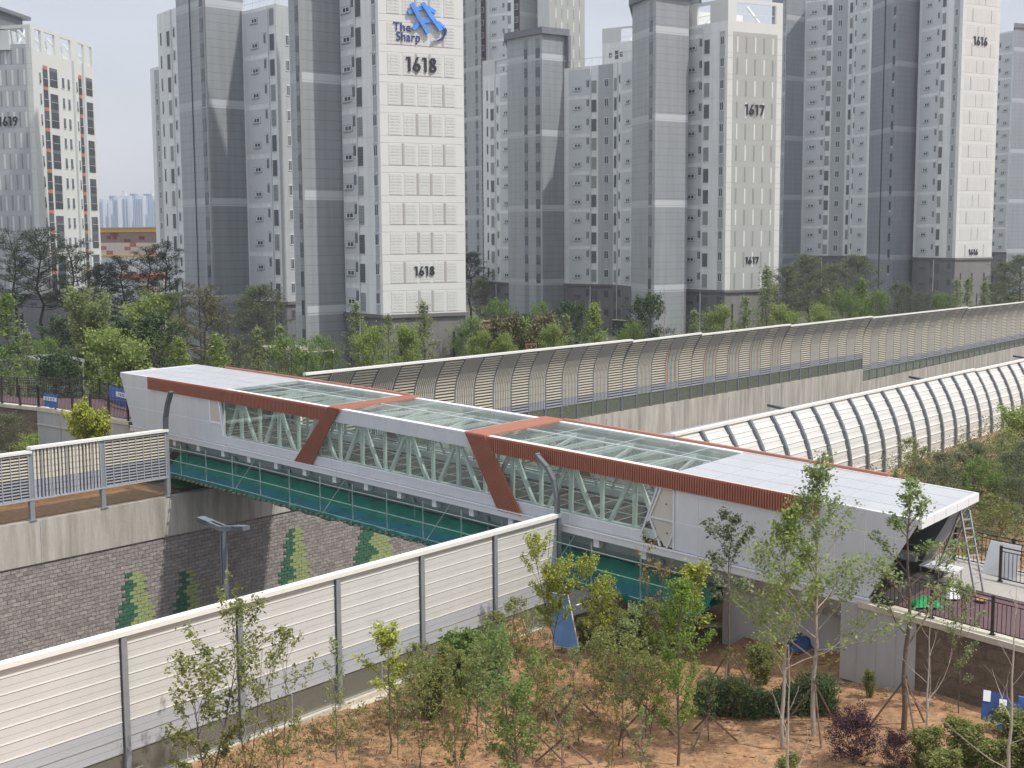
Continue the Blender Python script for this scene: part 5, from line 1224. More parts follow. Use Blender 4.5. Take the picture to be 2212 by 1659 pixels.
mb = MB(); s = Seg(PXY(1103,196), PXY(1146,196)); s.box(mb, 0, s.L, -.1, 0, 5, 11.9, 0); [s.box(mb, s.L*f, s.L*f+.08, 0, .06, 5, 11.9, 1) for f in np.linspace(0,.98,6)]; solo(mb, 'screen_fence', [M['dark'], M['rail']], 'dark screen fence before the grey core between towers 1618 and 1617', 'fence')
mb = MB(); s = Seg(PXY(1323,180), PXY(1392,176)); s.box(mb, 0, s.L, -.1, 0, 5, 12, 0); s.box(mb, 0, s.L, -.12, .02, 12, 12.1, 1); solo(mb, 'screen_fence', [M['dark'], M['kerb']], 'dark screen fence with a pale top rail left of the bare trees', 'fence')
mb = MB(); s = Seg(PXY(1136,118), PXY(1158,118)); 
for f in (0,.5,1): s.box(mb, s.L*f-.03, s.L*f+.03, -.06, 0, 10.5, 14.0)
s.box(mb, 0, s.L, -.06, 0, 13.94, 14.02); s.box(mb, 0, s.L, -.06, 0, 13.5, 13.56); solo(mb, 'exercise_frame', mats[2], 'red frame in the shrubs just above the curved barrier', 'frame')
t = thing('parked_car', 'pale orange car parked between the trees right of tower 1618', 'car', (*PXY(1033,190), 9))
s = Seg(PXY(1023,190), PXY(1044,190)); zb = 24-(712-505)/2800*190
mb = MB(); pr = [(0,.3),(0,.75),(.12,.85),(.28,1.35),(.7,1.38),(.88,.9),(1,.8),(1,.3)]
mb.prism([s.pt(s.L*3*f, 0, zb+h_) for f, h_ in pr], (-s.n[0]*1.6, -s.n[1]*1.6, 0)); part(mb, 'body', M['pinkcar'] if 'pinkcar' in M else mat('car paint', (.6,.33,.2), .3), t)
for f in (.2,.8): mb = MB(); c = s.pt(s.L*3*f, .03, zb+.3); mb.tube([c, (c[0]-s.n[0]*.2, c[1]-s.n[1]*.2, c[2])], .32, 12); part(mb, 'wheel', M['dark'], t)
mb = MB(); mb.prism([s.pt(s.L*3*f, .01, zb+h_) for f, h_ in ((.18,.88),(.3,1.28),(.68,1.3),(.82,.92))], (s.n[0]*.02, s.n[1]*.02, 0)); part(mb, 'side_window', M['wg'], t)
#PART3
#PART3
# ================================================================ TREES
LM = {
 'olive': leaf_mat('olive leaves', (.13,.155,.045), (.34,.36,.12), (.23,.26,.075), .5),
 'green': leaf_mat('fresh green leaves', (.09,.165,.04), (.27,.36,.10), (.17,.25,.065), .5),
 'ginkgo': leaf_mat('ginkgo leaves', (.15,.22,.08), (.38,.45,.19), (.25,.33,.125), .5),
 'yellow': leaf_mat('yellow green leaves', (.22,.27,.03), (.48,.48,.09), (.34,.38,.05)),
 'lime': leaf_mat('lime leaves', (.17,.25,.06), (.38,.44,.13), (.27,.34,.09), .5),
 'pine': leaf_mat('pine needles', (.022,.035,.022), (.075,.095,.055), (.045,.06,.035), .1),
 'larch': leaf_mat('brown green needles', (.07,.07,.035), (.20,.18,.09), (.13,.12,.06), .2),
 'light': leaf_mat('pale feathery leaves', (.16,.20,.085), (.36,.41,.19), (.25,.30,.13), .5),
 'dark': leaf_mat('dark green leaves', (.025,.055,.022), (.085,.13,.045), (.05,.085,.032), .2),
 'grey': leaf_mat('dull green leaves', (.08,.10,.055), (.20,.23,.13), (.135,.16,.085), .4),
 'vivid': leaf_mat('vivid green leaves', (.11,.20,.03), (.30,.42,.08), (.19,.30,.05), .5),
 'hedge': leaf_mat('hedge leaves', (.07,.11,.04), (.20,.27,.11), (.12,.18,.07), .4),
 'purple': leaf_mat('purple leaves', (.02,.008,.014), (.085,.03,.045), (.045,.016,.027), .2),
 'dry': leaf_mat('dry grass', (.20,.15,.07), (.42,.34,.17), (.26,.24,.10), .2),
 'rust': leaf_mat('rusty young leaves', (.20,.10,.04), (.38,.30,.08), (.28,.22,.06)),
}
class Leaves:
    def __init__(s, seed): s.g = np.random.default_rng(seed); s.c = []; s.n = []
    def cluster(s, c, rad, n, flat=1.): 
        p = s.g.normal(size=(n,3))*np.array([rad,rad,rad*flat])*.55 + np.array(c); s.c.append(p)
    def mesh(s, name, m, size, asp=.62, up=.5, droop=0.):
        c = np.concatenate(s.c); N_ = len(c); g = s.g
        n = g.normal(size=(N_,3)); n[:,2] = np.abs(n[:,2])+up; n /= np.linalg.norm(n,axis=1)[:,None]
        a = g.normal(size=(N_,3)); a[:,2] -= droop; a -= n*(a*n).sum(1)[:,None]; a /= np.linalg.norm(a,axis=1)[:,None]; b = np.cross(n, a)
        sz = size*(.6+.8*g.random((N_,1))); v = np.empty((N_,4,3)); v[:,0] = c-a*sz*.5; v[:,1] = c+b*sz*asp*.5; v[:,2] = c+a*sz*.5+n*sz*.08; v[:,3] = c-b*sz*asp*.5
        me = bpy.data.meshes.new(name); me.vertices.add(N_*4); me.vertices.foreach_set('co', v.reshape(-1)); me.loops.add(N_*4); me.polygons.add(N_)
        me.loops.foreach_set('vertex_index', np.arange(N_*4)); me.polygons.foreach_set('loop_start', np.arange(0,N_*4,4)); me.materials.append(m); me.update(); me.validate(); return me
def vv(a, e): return np.array([math.cos(a)*math.cos(e), math.sin(a)*math.cos(e), math.sin(e)])
def grow(seed, H=5.5, r0=.06, t0=.25, nb=16, e0=.75, e1=1.1, bl=.42, shape='oval', curve=.25, sub=4, leaf='olive', ln=9, ls=.11, lr=.16, bark='bark', leaders=1, droop=.2, sparse=.0, wob=.03, asp=.6, seg=4):
    g = np.random.default_rng(seed); mb = MB(); lv = Leaves(seed+99); tips = []
    stems = []
    for l in range(leaders):
        az = 2*PI*l/leaders+g.random(); pts = []; p = np.zeros(3); spread = 0 if leaders == 1 else .28+.12*g.random(); hh = H*(1 if l == 0 else .75+.25*g.random()); k = 9; base = t0*H*.6 if leaders > 1 else 0
        for i in range(k+1):
            f = i/k; z = f*hh; out = 0 if z < base else (z-base)*spread*(1-.35*f); q = np.array([math.cos(az)*out, math.sin(az)*out, z]) + (g.normal(size=3)*wob*H*.12 if 0 < i else 0)
            pts.append(q)
        rad = [r0*(1-.88*i/k)*(1 if leaders == 1 else .72) for i in range(k+1)]; mb.tube(pts, rad, 6); stems.append((pts, hh))
    def along(pts, f): x = f*(len(pts)-1); i = min(int(x), len(pts)-2); return pts[i]+(pts[i+1]-pts[i])*(x-i)
    for si, (pts, hh) in enumerate(stems):
        for b in range(nb):
            f = t0+(1-t0)*(b+.5*g.random())/nb; p = along(pts, min(f,.985)); az = b*2.4+g.random()*.8+si; u_ = (f-t0)/(1-t0)
            sh = {'oval': math.sin(PI*min(1,.18+.78*u_))**.8, 'cone': 1.02-u_*.93, 'vase': .55+.6*u_ if u_ < .75 else 1-(u_-.75)*2.4, 'col': .6-.3*u_}[shape]
            Lb = bl*H*sh*(.7+.5*g.random()); el = e0+(e1-e0)*u_+.15*g.normal(); d = vv(az, el); bp = [p]; q = p.copy()
            for k in range(seg): d = d+np.array([0,0,curve/seg])+g.normal(size=3)*.10; d /= np.linalg.norm(d); q = q+d*Lb/seg; bp.append(q)
            r1 = max(.006, r0*.34*(1-.6*u_)); mb.tube(bp, [r1*(1-.8*k/seg) for k in range(seg+1)], 4, cap=False)
            for k in range(sub):
                fs = .3+.7*(k+.6*g.random())/sub; s0 = along(bp, min(fs,.99)); sd = d*.6+vv(az+(1 if k % 2 else -1)*(.7+.5*g.random()), el*.5+.3*g.random())*.8; sd /= np.linalg.norm(sd); Ls = Lb*(.42-.2*fs)*(.7+.6*g.random())
                s1 = s0+sd*Ls*.5+g.normal(size=3)*.02; s2 = s0+sd*Ls+np.array([0,0,.06*Ls]); mb.tube([s0,s1,s2], [r1*.4,r1*.28,.003], 3, cap=False)
                if g.random() >= sparse:
                    for q_ in (s1, (s1+s2)/2, s2): lv.cluster(q_-np.array([0,0,droop*.06]), lr*(.8+.6*g.random()), max(1,int(ln*(.5+g.random()))), .8)
            if g.random() >= sparse:
                for q_ in bp[-2:]: lv.cluster(q_, lr, ln)
    tr = mb.mesh('trunk', M[bark], True); cr_ = lv.mesh('crown', LM[leaf], ls, asp, .4, droop*3) if lv.c else None
    return tr, cr_, H
def pine(seed, H=13, leaf='pine', r0=.2, t0=.45, rad=2.8, n=26, bark='barkd', round_=False, ls=.34):
    g = np.random.default_rng(seed); mb = MB(); lv = Leaves(seed); k = 8
    pts = [np.array([0.,0,0])]
    for i in range(1,k+1): pts.append(np.array([g.normal()*.15, g.normal()*.15, H*i/k]))
    mb.tube(pts, [r0*(1-.75*i/k) for i in range(k+1)], 7)
    for b in range(n):
        f = t0+(1-t0)*(b+g.random())/n; x = f*k; i = min(int(x),k-1); p = pts[i]+(pts[i+1]-pts[i])*(x-i); az = b*2.4+g.random(); u_ = (f-t0)/(1-t0)
        R_ = rad*(math.sin(PI*(.25+.7*u_)) if round_ else (.55+.45*math.sin(PI*(.2+.6*u_)))*(1.1-u_*.55))*(.6+.6*g.random()); el = -.05+.5*u_; d = vv(az, el+.1); q = p+d*R_*.5; e = p+d*R_+np.array([0,0,.25]); mb.tube([p,q,e],[r0*.28,r0*.18,.03],4,cap=False)
        for s in (.45,.7,.9,1.05):
            for _ in range(2): c = p+(e-p)*s+np.array([g.normal()*.28,g.normal()*.28,.15]); lv.cluster(c, .5, 26, .38)
    return mb.mesh('trunk', M[bark], True), lv.mesh('crown', LM[leaf], ls, .16, .7), H
def feather(seed, H=9, leaf='light', rad=2.1, n=28, ls=.22, ln=5, t0=.12, bark='bark', e0=.5, sparse=0.):
    return grow(seed, H, .09, t0, n, e0, e0+.5, rad/H, 'cone', .25, 4, leaf, ln, ls, .34, bark, 1, .2, sparse, .03, .5, 3)
V = {}
def var(key, fn): V[key] = fn
# foreground kinds
var('olive1', grow(1, 5.4, .045, .22, 15, .75, 1.2, .36, 'vase', .3, 5, 'olive', 7, .12, .12, leaders=2, droop=.5))
var('olive2', grow(2, 5.0, .04, .25, 13, .7, 1.2, .30, 'oval', .3, 4, 'olive', 6, .11, .11, leaders=2, droop=.5, sparse=.25))
var('sparse1', grow(3, 5.6, .035, .15, 14, .8, 1.3, .28, 'vase', .4, 4, 'olive', 5, .10, .10, leaders=2, sparse=.5))
var('light1', grow(4, 4.6, .035, .25, 14, .9, 1.2, .26, 'oval', .3, 4, 'ginkgo', 5, .095, .12, leaders=1, sparse=.15))
var('yellow1', grow(5, 5.2, .045, .35, 16, .7, 1.15, .32, 'vase', .3, 5, 'yellow', 14, .12, .17, leaders=2, sparse=.1))
var('yellow2', grow(6, 4.4, .035, .45, 12, .8, 1.2, .26, 'oval', .3, 4, 'yellow', 9, .12, .14, leaders=1, sparse=.1))
var('green1', grow(7, 5.2, .07, .22, 18, .65, 1.2, .36, 'vase', .35, 5, 'green', 9, .11, .18, leaders=2, sparse=.08))
var('greencol', grow(8, 6.4, .06, .18, 28, .85, 1.2, .24, 'oval', .25, 6, 'vivid', 11, .10, .18, leaders=1))
var('thin1', grow(9, 3.8, .028, .25, 18, .7, 1.1, .27, 'oval', .2, 5, 'olive', 6, .09, .13, leaders=2, sparse=.1))
var('thin2', grow(10, 4.2, .026, .25, 18, .7, 1.1, .22, 'oval', .2, 5, 'light', 6, .085, .12, leaders=1, sparse=.1))
var('twiggy', grow(11, 4.6, .03, .25, 14, .8, 1.2, .24, 'vase', .2, 4, 'rust', 5, .09, .10, leaders=2, sparse=.45))
var('ginkgo1', grow(12, 7.4, .075, .28, 26, .55, .95, .38, 'cone', .4, 7, 'ginkgo', 8, .10, .17, leaders=1, sparse=.02, bark='barkp'))
var('ginkgo2', grow(13, 6.2, .06, .28, 24, .58, 1.0, .38, 'cone', .4, 7, 'lime', 8, .10, .17, leaders=1, sparse=.05, bark='barkp'))
var('ginkgo3', grow(14, 7.2, .075, .34, 14, .70, 1.05, .30, 'cone', .5, 7, 'ginkgo', 8, .10, .15, leaders=1, sparse=.05, bark='bark'))
var('top1', grow(15, 5.4, .04, .5, 9, .55, 1.0, .22, 'oval', .3, 5, 'grey', 10, .11, .12, leaders=1, sparse=.05))
var('bare1', grow(16, 4.4, .045, .12, 9, .75, 1.0, .42, 'cone', .45, 2, 'olive', 0, .1, .1, leaders=1, sparse=2, bark='barkp'))
var('bare2', grow(17, 4.6, .04, .25, 9, .55, .95, .36, 'cone', .35, 2, 'olive', 0, .1, .1, leaders=1, sparse=2, bark='barkp'))
var('shrub_purple', grow(18, 1.9, .05, .1, 16, .3, 1.0, .75, 'oval', .1, 6, 'purple', 8, .085, .19, leaders=3))
var('shrub_green', grow(19, 1.1, .03, .05, 14, .4, 1.1, .6, 'oval', .1, 5, 'green', 10, .10, .13, leaders=3))
var('shrub_olive', grow(20, 1.6, .03, .05, 14, .7, 1.2, .4, 'oval', .2, 5, 'olive', 6, .085, .13, leaders=4, sparse=.1))
var('shrub_grey', grow(21, 1.4, .03, .05, 14, .6, 1.2, .5, 'oval', .2, 5, 'grey', 6, .085, .15, leaders=4))
# background kinds
var('pine1', pine(31)); var('pine2', pine(32, 12, rad=3.2, n=30)); var('pine3', pine(33, 11, rad=3.6, n=40, t0=.35, round_=True)); var('pine4', pine(34, 10, 'grey', rad=3.6, n=44, t0=.3, round_=True, bark='bark'))
var('larch', pine(35, 9, 'larch', rad=3.3, n=46, t0=.12, bark='bark', round_=False))
var('feather1', feather(36)); var('feather2', feather(37, 8, 'green', 1.7, 34)); var('feather3', feather(38, 7.5, 'lime', 2.2, 30, ln=7)); var('featherd', feather(39, 8, 'light', 1.7, 26, ln=5))
var('willow', grow(40, 9, .12, .15, 24, .95, 1.3, .34, 'vase', .3, 5, 'light', 14, .2, .28, leaders=4, seg=3))
var('round1', grow(41, 6, .1, .25, 22, .35, 1.1, .45, 'oval', .15, 5, 'green', 9, .17, .34, leaders=2, seg=3)); var('round2', grow(42, 5, .1, .2, 22, .3, 1.0, .5, 'oval', .1, 5, 'dark', 11, .17, .30, leaders=2, seg=3))
var('round3', grow(43, 4, .08, .15, 22, .4, 1.1, .5, 'oval', .15, 5, 'lime', 10, .15, .30, leaders=2, seg=3)); var('round4', grow(44, 3, .06, .08, 20, .4, 1.1, .6, 'oval', .1, 5, 'larch', 10, .14, .28, leaders=3, seg=3))
var('round5', grow(45, 6.5, .1, .2, 24, .5, 1.2, .4, 'oval', .15, 5, 'grey', 8, .16, .34, leaders=2, seg=3))
var('bareb', grow(46, 9, .08, .15, 34, .7, 1.1, .22, 'cone', .2, 3, 'olive', 0, .1, .1, leaders=1, sparse=2, bark='barkp', seg=3)); var('yellowb', grow(47, 4.2, .07, .2, 18, .6, 1.2, .42, 'oval', .2, 5, 'yellow', 13, .17, .2, leaders=3, seg=3, sparse=.1))
var('conedark', grow(48, 4, .08, .02, 26, .2, .9, .28, 'cone', 0, 4, 'dark', 20, .16, .2, leaders=1, seg=2))
KN = {'pine':'pine_tree','larc':'larch_tree','feat':'young_conifer','will':'willow_tree','roun':'broadleaf_tree','bare':'bare_tree','shru':'shrub','gink':'ginkgo_tree','gree':'broadleaf_tree','yell':'broadleaf_tree','oliv':'sapling','spar':'sapling','ligh':'sapling','thin':'sapling','twig':'sapling','top1':'sapling','cone':'conifer'}
def tree(kind, pos, h, label, group=None, rot=None, spread=1., lean=0., stakes=False, cat=None):
    tr, cr_, H0 = V[kind]; k = h/H0; nm = KN[kind[:4]]
    o = thing(nm, label, cat or ('shrub' if nm == 'shrub' else 'tree'), pos, group); rot = random.random()*6.28 if rot is None else rot
    A = Matrix.Translation(Vector(pos))@Matrix.Rotation(lean, 4, 'Y')@Matrix.Rotation(rot, 4, 'Z')@Matrix.Diagonal((k*spread,k*spread,k,1))
    link('trunk', tr, o, A)
    if cr_: link('crown', cr_, o, A)
    if stakes:
        for i in range(3):
            a = rot+i*2.09; mb = MB(); p = Vector(pos); mb.tube([p+Vector((math.cos(a)*1.05, math.sin(a)*1.05, -.05)), p+Vector((-math.cos(a)*.06, -math.sin(a)*.06, min(1.75,h*.42)))], .032, 5); part(mb, 'stake', M['stake'], o)
    return o
def fg(kind, x, yt, Y, label, **kw):
    p = atY(x, yt, Y); z = near_z(p[0], p[1]); return tree(kind, (p[0], p[1], z-.05), p[2]-z+.05, label, **kw)
GF = 'young trees on the soil slope in the foreground'
for a in [
 ('olive1',440,1372,33.2,'olive leaved young tree before the white barrier, leftmost in the foreground',dict(spread=1.15,rot=.4)),
 ('sparse1',520,1290,33.6,'nearly bare twiggy tree reaching over the white barrier cap',dict(spread=.8,rot=2.)),
 ('olive2',600,1400,33.,'thin olive tree directly right of the twiggy tree at the lower left',dict(spread=.9)),
 ('light1',722,1392,36.5,'slender pale green sapling before the second barrier post from the left',dict(spread=.8)),
 ('yellow2',838,1372,37.2,'yellow green sapling before the middle of the white barrier',dict(spread=1.1)),
 ('olive2',905,1440,35.5,'small olive sapling right of the yellow green one by the barrier',dict(spread=.9)),
 ('sparse1',760,1500,33.,'short sparse olive sapling at the bottom edge left of centre',dict(spread=.8)),
 ('olive1',985,1470,34.4,'small drooping olive tree at the bottom left of the dark leaning trunk',dict(spread=.7)),
 ('green1',1120,1428,34.2,'green tree with a dark leaning trunk at the bottom centre',dict(spread=1.1,rot=1.2,lean=-.08)),
 ('light1',1030,1400,38.5,'faint green sapling behind the leaning tree, nearest the pallet',dict(spread=1.2)),
 ('yellow1',1195,1192,46.2,'bright yellow green tree before the barrier end beside the blue board',dict(spread=.85)),
 ('yellow1',1290,1232,45.4,'bright yellow green tree right of the curved steel post',dict(rot=3.,spread=.8)),
 ('thin1',1165,1400,41.,'dull green sapling between the pallet and the blue board',dict(spread=1.1)),
 ('thin2',1240,1405,40.,'thin olive sapling in front of the blue board',dict(spread=1.2,stakes=True)),
 ('thin1',1300,1370,42.,'dull green sapling just right of the blue board',dict(spread=1.2)),
 ('thin2',1352,1350,42.5,'olive sapling before the pale cloth sack',dict(spread=1.3,stakes=True)),
 ('thin1',1395,1420,38.5,'staked dull sapling below the pale cloth sack',dict(spread=1.1,stakes=True)),
 ('thin2',1215,1490,36.,'staked thin sapling on bare soil near the bottom centre',dict(spread=1.,stakes=True)),
 ('twiggy',1318,1500,34.5,'twiggy sapling with few rusty leaves at the bottom centre',dict(spread=.8)),
 ('twiggy',1415,1185,44.8,'twiggy tree with rusty leaves before the end of the green net',dict(spread=.9)),
 ('yellow2',1500,1235,43.6,'yellowish sapling before the dark tarpaulin under the bridge',dict(spread=1.2)),
 ('greencol',1468,1270,36.2,'tall dense bright green tree right of the bottom centre',dict(spread=.95)),
 ('light1',1385,1540,33.8,'low pale green sapling left of the dense bright green tree',dict(spread=1.)),
 ('top1',1578,1115,41.6,'slim staked tree with a bare trunk and leafy top before the grey cladding',dict(spread=1.1,stakes=True)),
 ('ginkgo2',1700,1110,37.,'yellow green ginkgo in front, left of the tallest ginkgo',dict(spread=.95,rot=1.)),
 ('ginkgo1',1770,1003,37.6,'tallest ginkgo, rising over the white bridge roof',dict(spread=1.05,stakes=True)),
 ('ginkgo3',1968,1042,37.4,'forked ginkgo before the slanted right end of the bridge',dict(spread=1.2,stakes=True,rot=.6)),
 ('thin2',2080,1270,38.6,'small olive sapling in front of the brown railing at the right',dict(spread=.9)),
 ('bare1',1705,1392,32.6,'pale leafless tree with wide forks below the ginkgos',dict(rot=.2)),
 ('bare2',2011,1300,34.4,'pale leafless sapling before the brown block wall',dict(rot=1.)),
 ('bare1',2196,1262,32.8,'pale leafless tree cut by the right edge of the picture',dict(rot=2.6)),
 ]:
    fg(a[0], a[1], a[2], a[3], a[4], group=GF if a[0][:4] != 'bare' else None, **a[5])
for kind, x, yt, Y, sp_, lb in [('shrub_green',997,1390,42.6,1.,'bright green bush at the barrier foot left of the pallet'),('shrub_olive',930,1440,40.,1.,'low olive shrub at the foot of the barrier left of the bright bush'),
  ('shrub_grey',1062,1415,42.8,.9,'low dull shrub directly left of the pallet'),('shrub_purple',1845,1560,35.2,.95,'purple leaved maple shrub at the bottom right'),('shrub_purple',1935,1600,34.2,.7,'smaller purple shrub right of the large purple maple'),
  ('shrub_olive',1700,1635,33.6,.9,'low reddish olive shrub left of the purple maple'),
  ('shrub_olive',2000,1575,34.2,1.1,'tufted green shrub at the bottom right before the soil'),('shrub_olive',2085,1560,34.3,1.2,'dull green shrub left of the blue sign boards'),('shrub_olive',2150,1600,33.6,1.3,'green shrub directly below the blue sign boards'),('shrub_olive',2215,1545,34.,1.4,'dull shrub at the right edge below the block wall'),
  ('shrub_olive',2035,1625,32.6,1.2,'yellowish shrub on the bottom edge at the right'),('shrub_olive',1340,1320,47.,1.5,'dark tangled shrub under the green net'),('shrub_olive',1400,1310,46.8,1.5,'dark tangled shrub left of the pale sack'),('shrub_olive',1270,1335,47.,1.2,'olive shrub behind the blue board'),('shrub_olive',1880,1450,40.5,.6,'tiny yellow shrub at the foot of the concrete wing wall'),('shrub_olive',1645,1395,42.5,1.,'low shrub in the shade under the bridge beside the slim staked tree')]:
    fg(kind, x, yt, Y, lb, spread=sp_)
GC = 'crowded thin saplings in the middle of the soil slope'
gg = np.random.default_rng(91)
for i, (x, yb, hh) in enumerate([(1010,1560,2.6),(1050,1600,2.2),(1085,1540,2.9),(1130,1500,3.),(1180,1560,2.2),(1250,1600,2.3),(1290,1540,2.7),(1330,1560,3.),(1345,1630,2.6),(1370,1510,3.2),(1405,1590,2.9),(1430,1480,3.2),(1150,1640,2.4),(960,1600,2.4),(900,1580,2.6),(860,1640,2.2),(1530,1600,2.2),(1600,1560,2.3),(1100,1470,2.8),(940,1520,2.2),(1310,1450,2.9),(1300,1420,2.4)]):
    q = onz(x, yb, 8.6); tree(('thin1','thin2','light1','olive2','thin1','twiggy','sparse1')[i % 7], (q[0],q[1],near_z(q[0],q[1])-.05), hh, 'thin olive sapling in the crowded middle of the soil slope', GC, spread=1.15, stakes=i % 4 == 0)
# hedge
lv = Leaves(77); g = np.random.default_rng(5); hc = onz(1655,1530,8.9)
for i in range(700):
    a, b, c = g.random(3); p = np.array([hc[0]-2.1+4.1*a+.0*b, hc[1]+.9-.9*b-.55*a*2, 0]); p[2] = near_z(p[0],p[1])+.1+1.15*c*(.75+.25*math.sin(a*9)); lv.cluster(p, .16, 40)
t = thing('hedge', 'dark green clipped bamboo hedge between the foreground trees at the right', 'hedge', (hc[0],hc[1],8.9)); link('foliage', lv.mesh('foliage', LM['hedge'], .10, .35, .3), t)
mb = MB()
for i in range(60):
    a = g.random(); p = Vector((hc[0]-2.1+4.1*a, hc[1]+.9-.9*g.random()-1.1*a, 0)); p.z = near_z(p.x,p.y); mb.tube([p, p+Vector((.05,0,.7))], .012, 4)
part(mb, 'stems', M['bark'], t)
# dry weeds, herbs and clods on the soil
def scatter(name, label, n, box, m, size, hh, seed, rad=.12, cl=8, asp=.25, cond=None):
    g = np.random.default_rng(seed); lv = Leaves(seed); k = 0
    while k < n:
        x = box[0]+(box[1]-box[0])*g.random(); y = box[2]+(box[3]-box[2])*g.random(); P = np.array([x,y]); 
        if P@NN > 29.4 or (cond and not cond(x,y)): continue
        z = near_z(x,y); dd = .5+mn.noise((x*.35+seed, y*.35, 0)); 
        if g.random() > dd: continue
        lv.cluster((x,y,z+hh*.4*g.random()), rad, cl, hh/rad*.6); k += 1
    o = link(name, lv.mesh(name, LM[m], size, asp, -.2, -1.), None); return tag(o, label, 'ground cover', None, 'stuff')
scatter('dry_grass', 'dry weeds and grass on the soil slope', 1500, (-14,4,31,43), 'dry', .16, .3, 3, cond=lambda x,y: np.array([x,y])@NN > 21.5)
scatter('weeds', 'green weeds along the foot of the barrier', 520, (-14,6,31,49), 'grey', .12, .25, 4, cond=lambda x,y: np.array([x,y])@NN > 27)
scatter('undergrowth', 'scattered low growth between the young trees', 420, (-6,16,31,46), 'olive', .10, .22, 6)
def stones(name, label, n, box, m, smin, smax, seed, cond=None, zf=None):
    g = np.random.default_rng(seed); mb = MB(); k = 0
    ico = [(0,0,1),(.9,0,.3),(.28,.85,.3),(-.72,.5,.3),(-.72,-.5,.3),(.28,-.85,.3),(0,0,-.5)]
    while k < n:
        x = box[0]+(box[1]-box[0])*g.random(); y = box[2]+(box[3]-box[2])*g.random()
        if np.array([x,y])@NN > 29.4 or (cond and not cond(x,y)): continue
        z = near_z(x,y); s = smin+(smax-smin)*g.random()**3; r = g.random()*6.28; c_, s_ = math.cos(r), math.sin(r); sx, sy, sz = s*(.7+.6*g.random()), s*(.7+.6*g.random()), s*.6
        mb.add([(x+(a*c_-b*s_)*sx, y+(a*s_+b*c_)*sy, z+c*sz) for a,b,c in ico], [(0,1,2),(0,2,3),(0,3,4),(0,4,5),(0,5,1),(6,2,1),(6,3,2),(6,4,3),(6,5,4),(6,1,5)]); k += 1
    return tag(part(mb, name, m), label, 'ground cover', None, 'stuff')
stones('soil_clods', 'loose clods lying over the bare soil', 5200, (-14,20,31,47), M['soil'], .025, .13, 8)
stones('stones', 'pale stones lying along the foot of the concrete and block walls', 260, (9,18,38,42.5), M['stone'], .05, .22, 9, cond=lambda x,y: abs(((np.array([x,y])-P0)@np.array([U[0],U[1]]))+.9) < .9)
g = np.random.default_rng(12); lvb = {k: Leaves(300+i) for i, k in enumerate(('grey','olive','light'))}
for i in range(8500):
    s = 44+46*g.random(); p = 26-26*g.random(); q = U*s+NN*p; w_ = (q-P0)@np.array([U[0],U[1]])
    dq = q-P0; det = BD[0]*U[1]-BD[1]*U[0]; w_ = (BD[0]*dq[1]-BD[1]*dq[0])/det
    if w_ < 9.5: continue
    k = ('grey','light','olive','grey')[int(4*abs(mn.noise((s*.3,p*.3,9))*1.5+.5) % 4)]; lvb[k].cluster((q[0],q[1],near_z(q[0],q[1])+.1+1.2*g.random()*(.4+abs(mn.noise((s*.5,p*.5,4)))*2)), .4, 13)
for k, l_ in lvb.items():
    o = link('bank_undergrowth', l_.mesh('bank_undergrowth', LM[k], .13, .5, .3), None); tag(o, {'grey':'dull green','olive':'olive','light':'pale green'}[k]+' undergrowth covering the bank behind the bridge end', 'shrubs', None, 'stuff')
# far left behind the slatted barrier
for kind, x, yt, Y, lb in (('yellowb',190,888,70.5,'yellow green young tree before the concrete wall left of the bridge'),('round5',15,905,73,'dull green tree before the brown stone wall at the left edge'),('round3',62,955,71.5,'low green tree right of the left edge, before the brown wall')):
    p = atY(x, yt, Y); tree(kind, (p[0],p[1],10.4), p[2]-10.4, lb, spread=.85)
# trees on the near bank right of the bridge
GB = 'trees on the bank between the bridge end and the white curved barrier'
bank = [(1935,1015,58,'featherd'),(1985,955,62,'thin1'),(2010,1010,56,'round5'),(2050,985,60,'round5'),(2085,1020,56,'feather2'),(2110,965,62,'round5'),(2140,1005,57,'round1'),(2165,935,64,'thin2'),(2190,985,58,'round5'),(2215,905,66,'round3'),(2125,1085,53,'thin2'),(2160,1075,52,'thin1'),(2195,1090,52,'thin2'),(2205,1040,55,'round5'),(2080,1075,54,'thin1'),(2225,960,60,'round5')]
for x, yt, Y, kd in bank:
    p = atY(x, yt, Y); z = near_z(p[0],p[1]); tree(kd, (p[0],p[1],z-.05), p[2]-z, 'dull green tree in the dense planting right of the bridge roof', GB, spread=1.25 if kd[:2] == 'th' else 1., cat='tree')
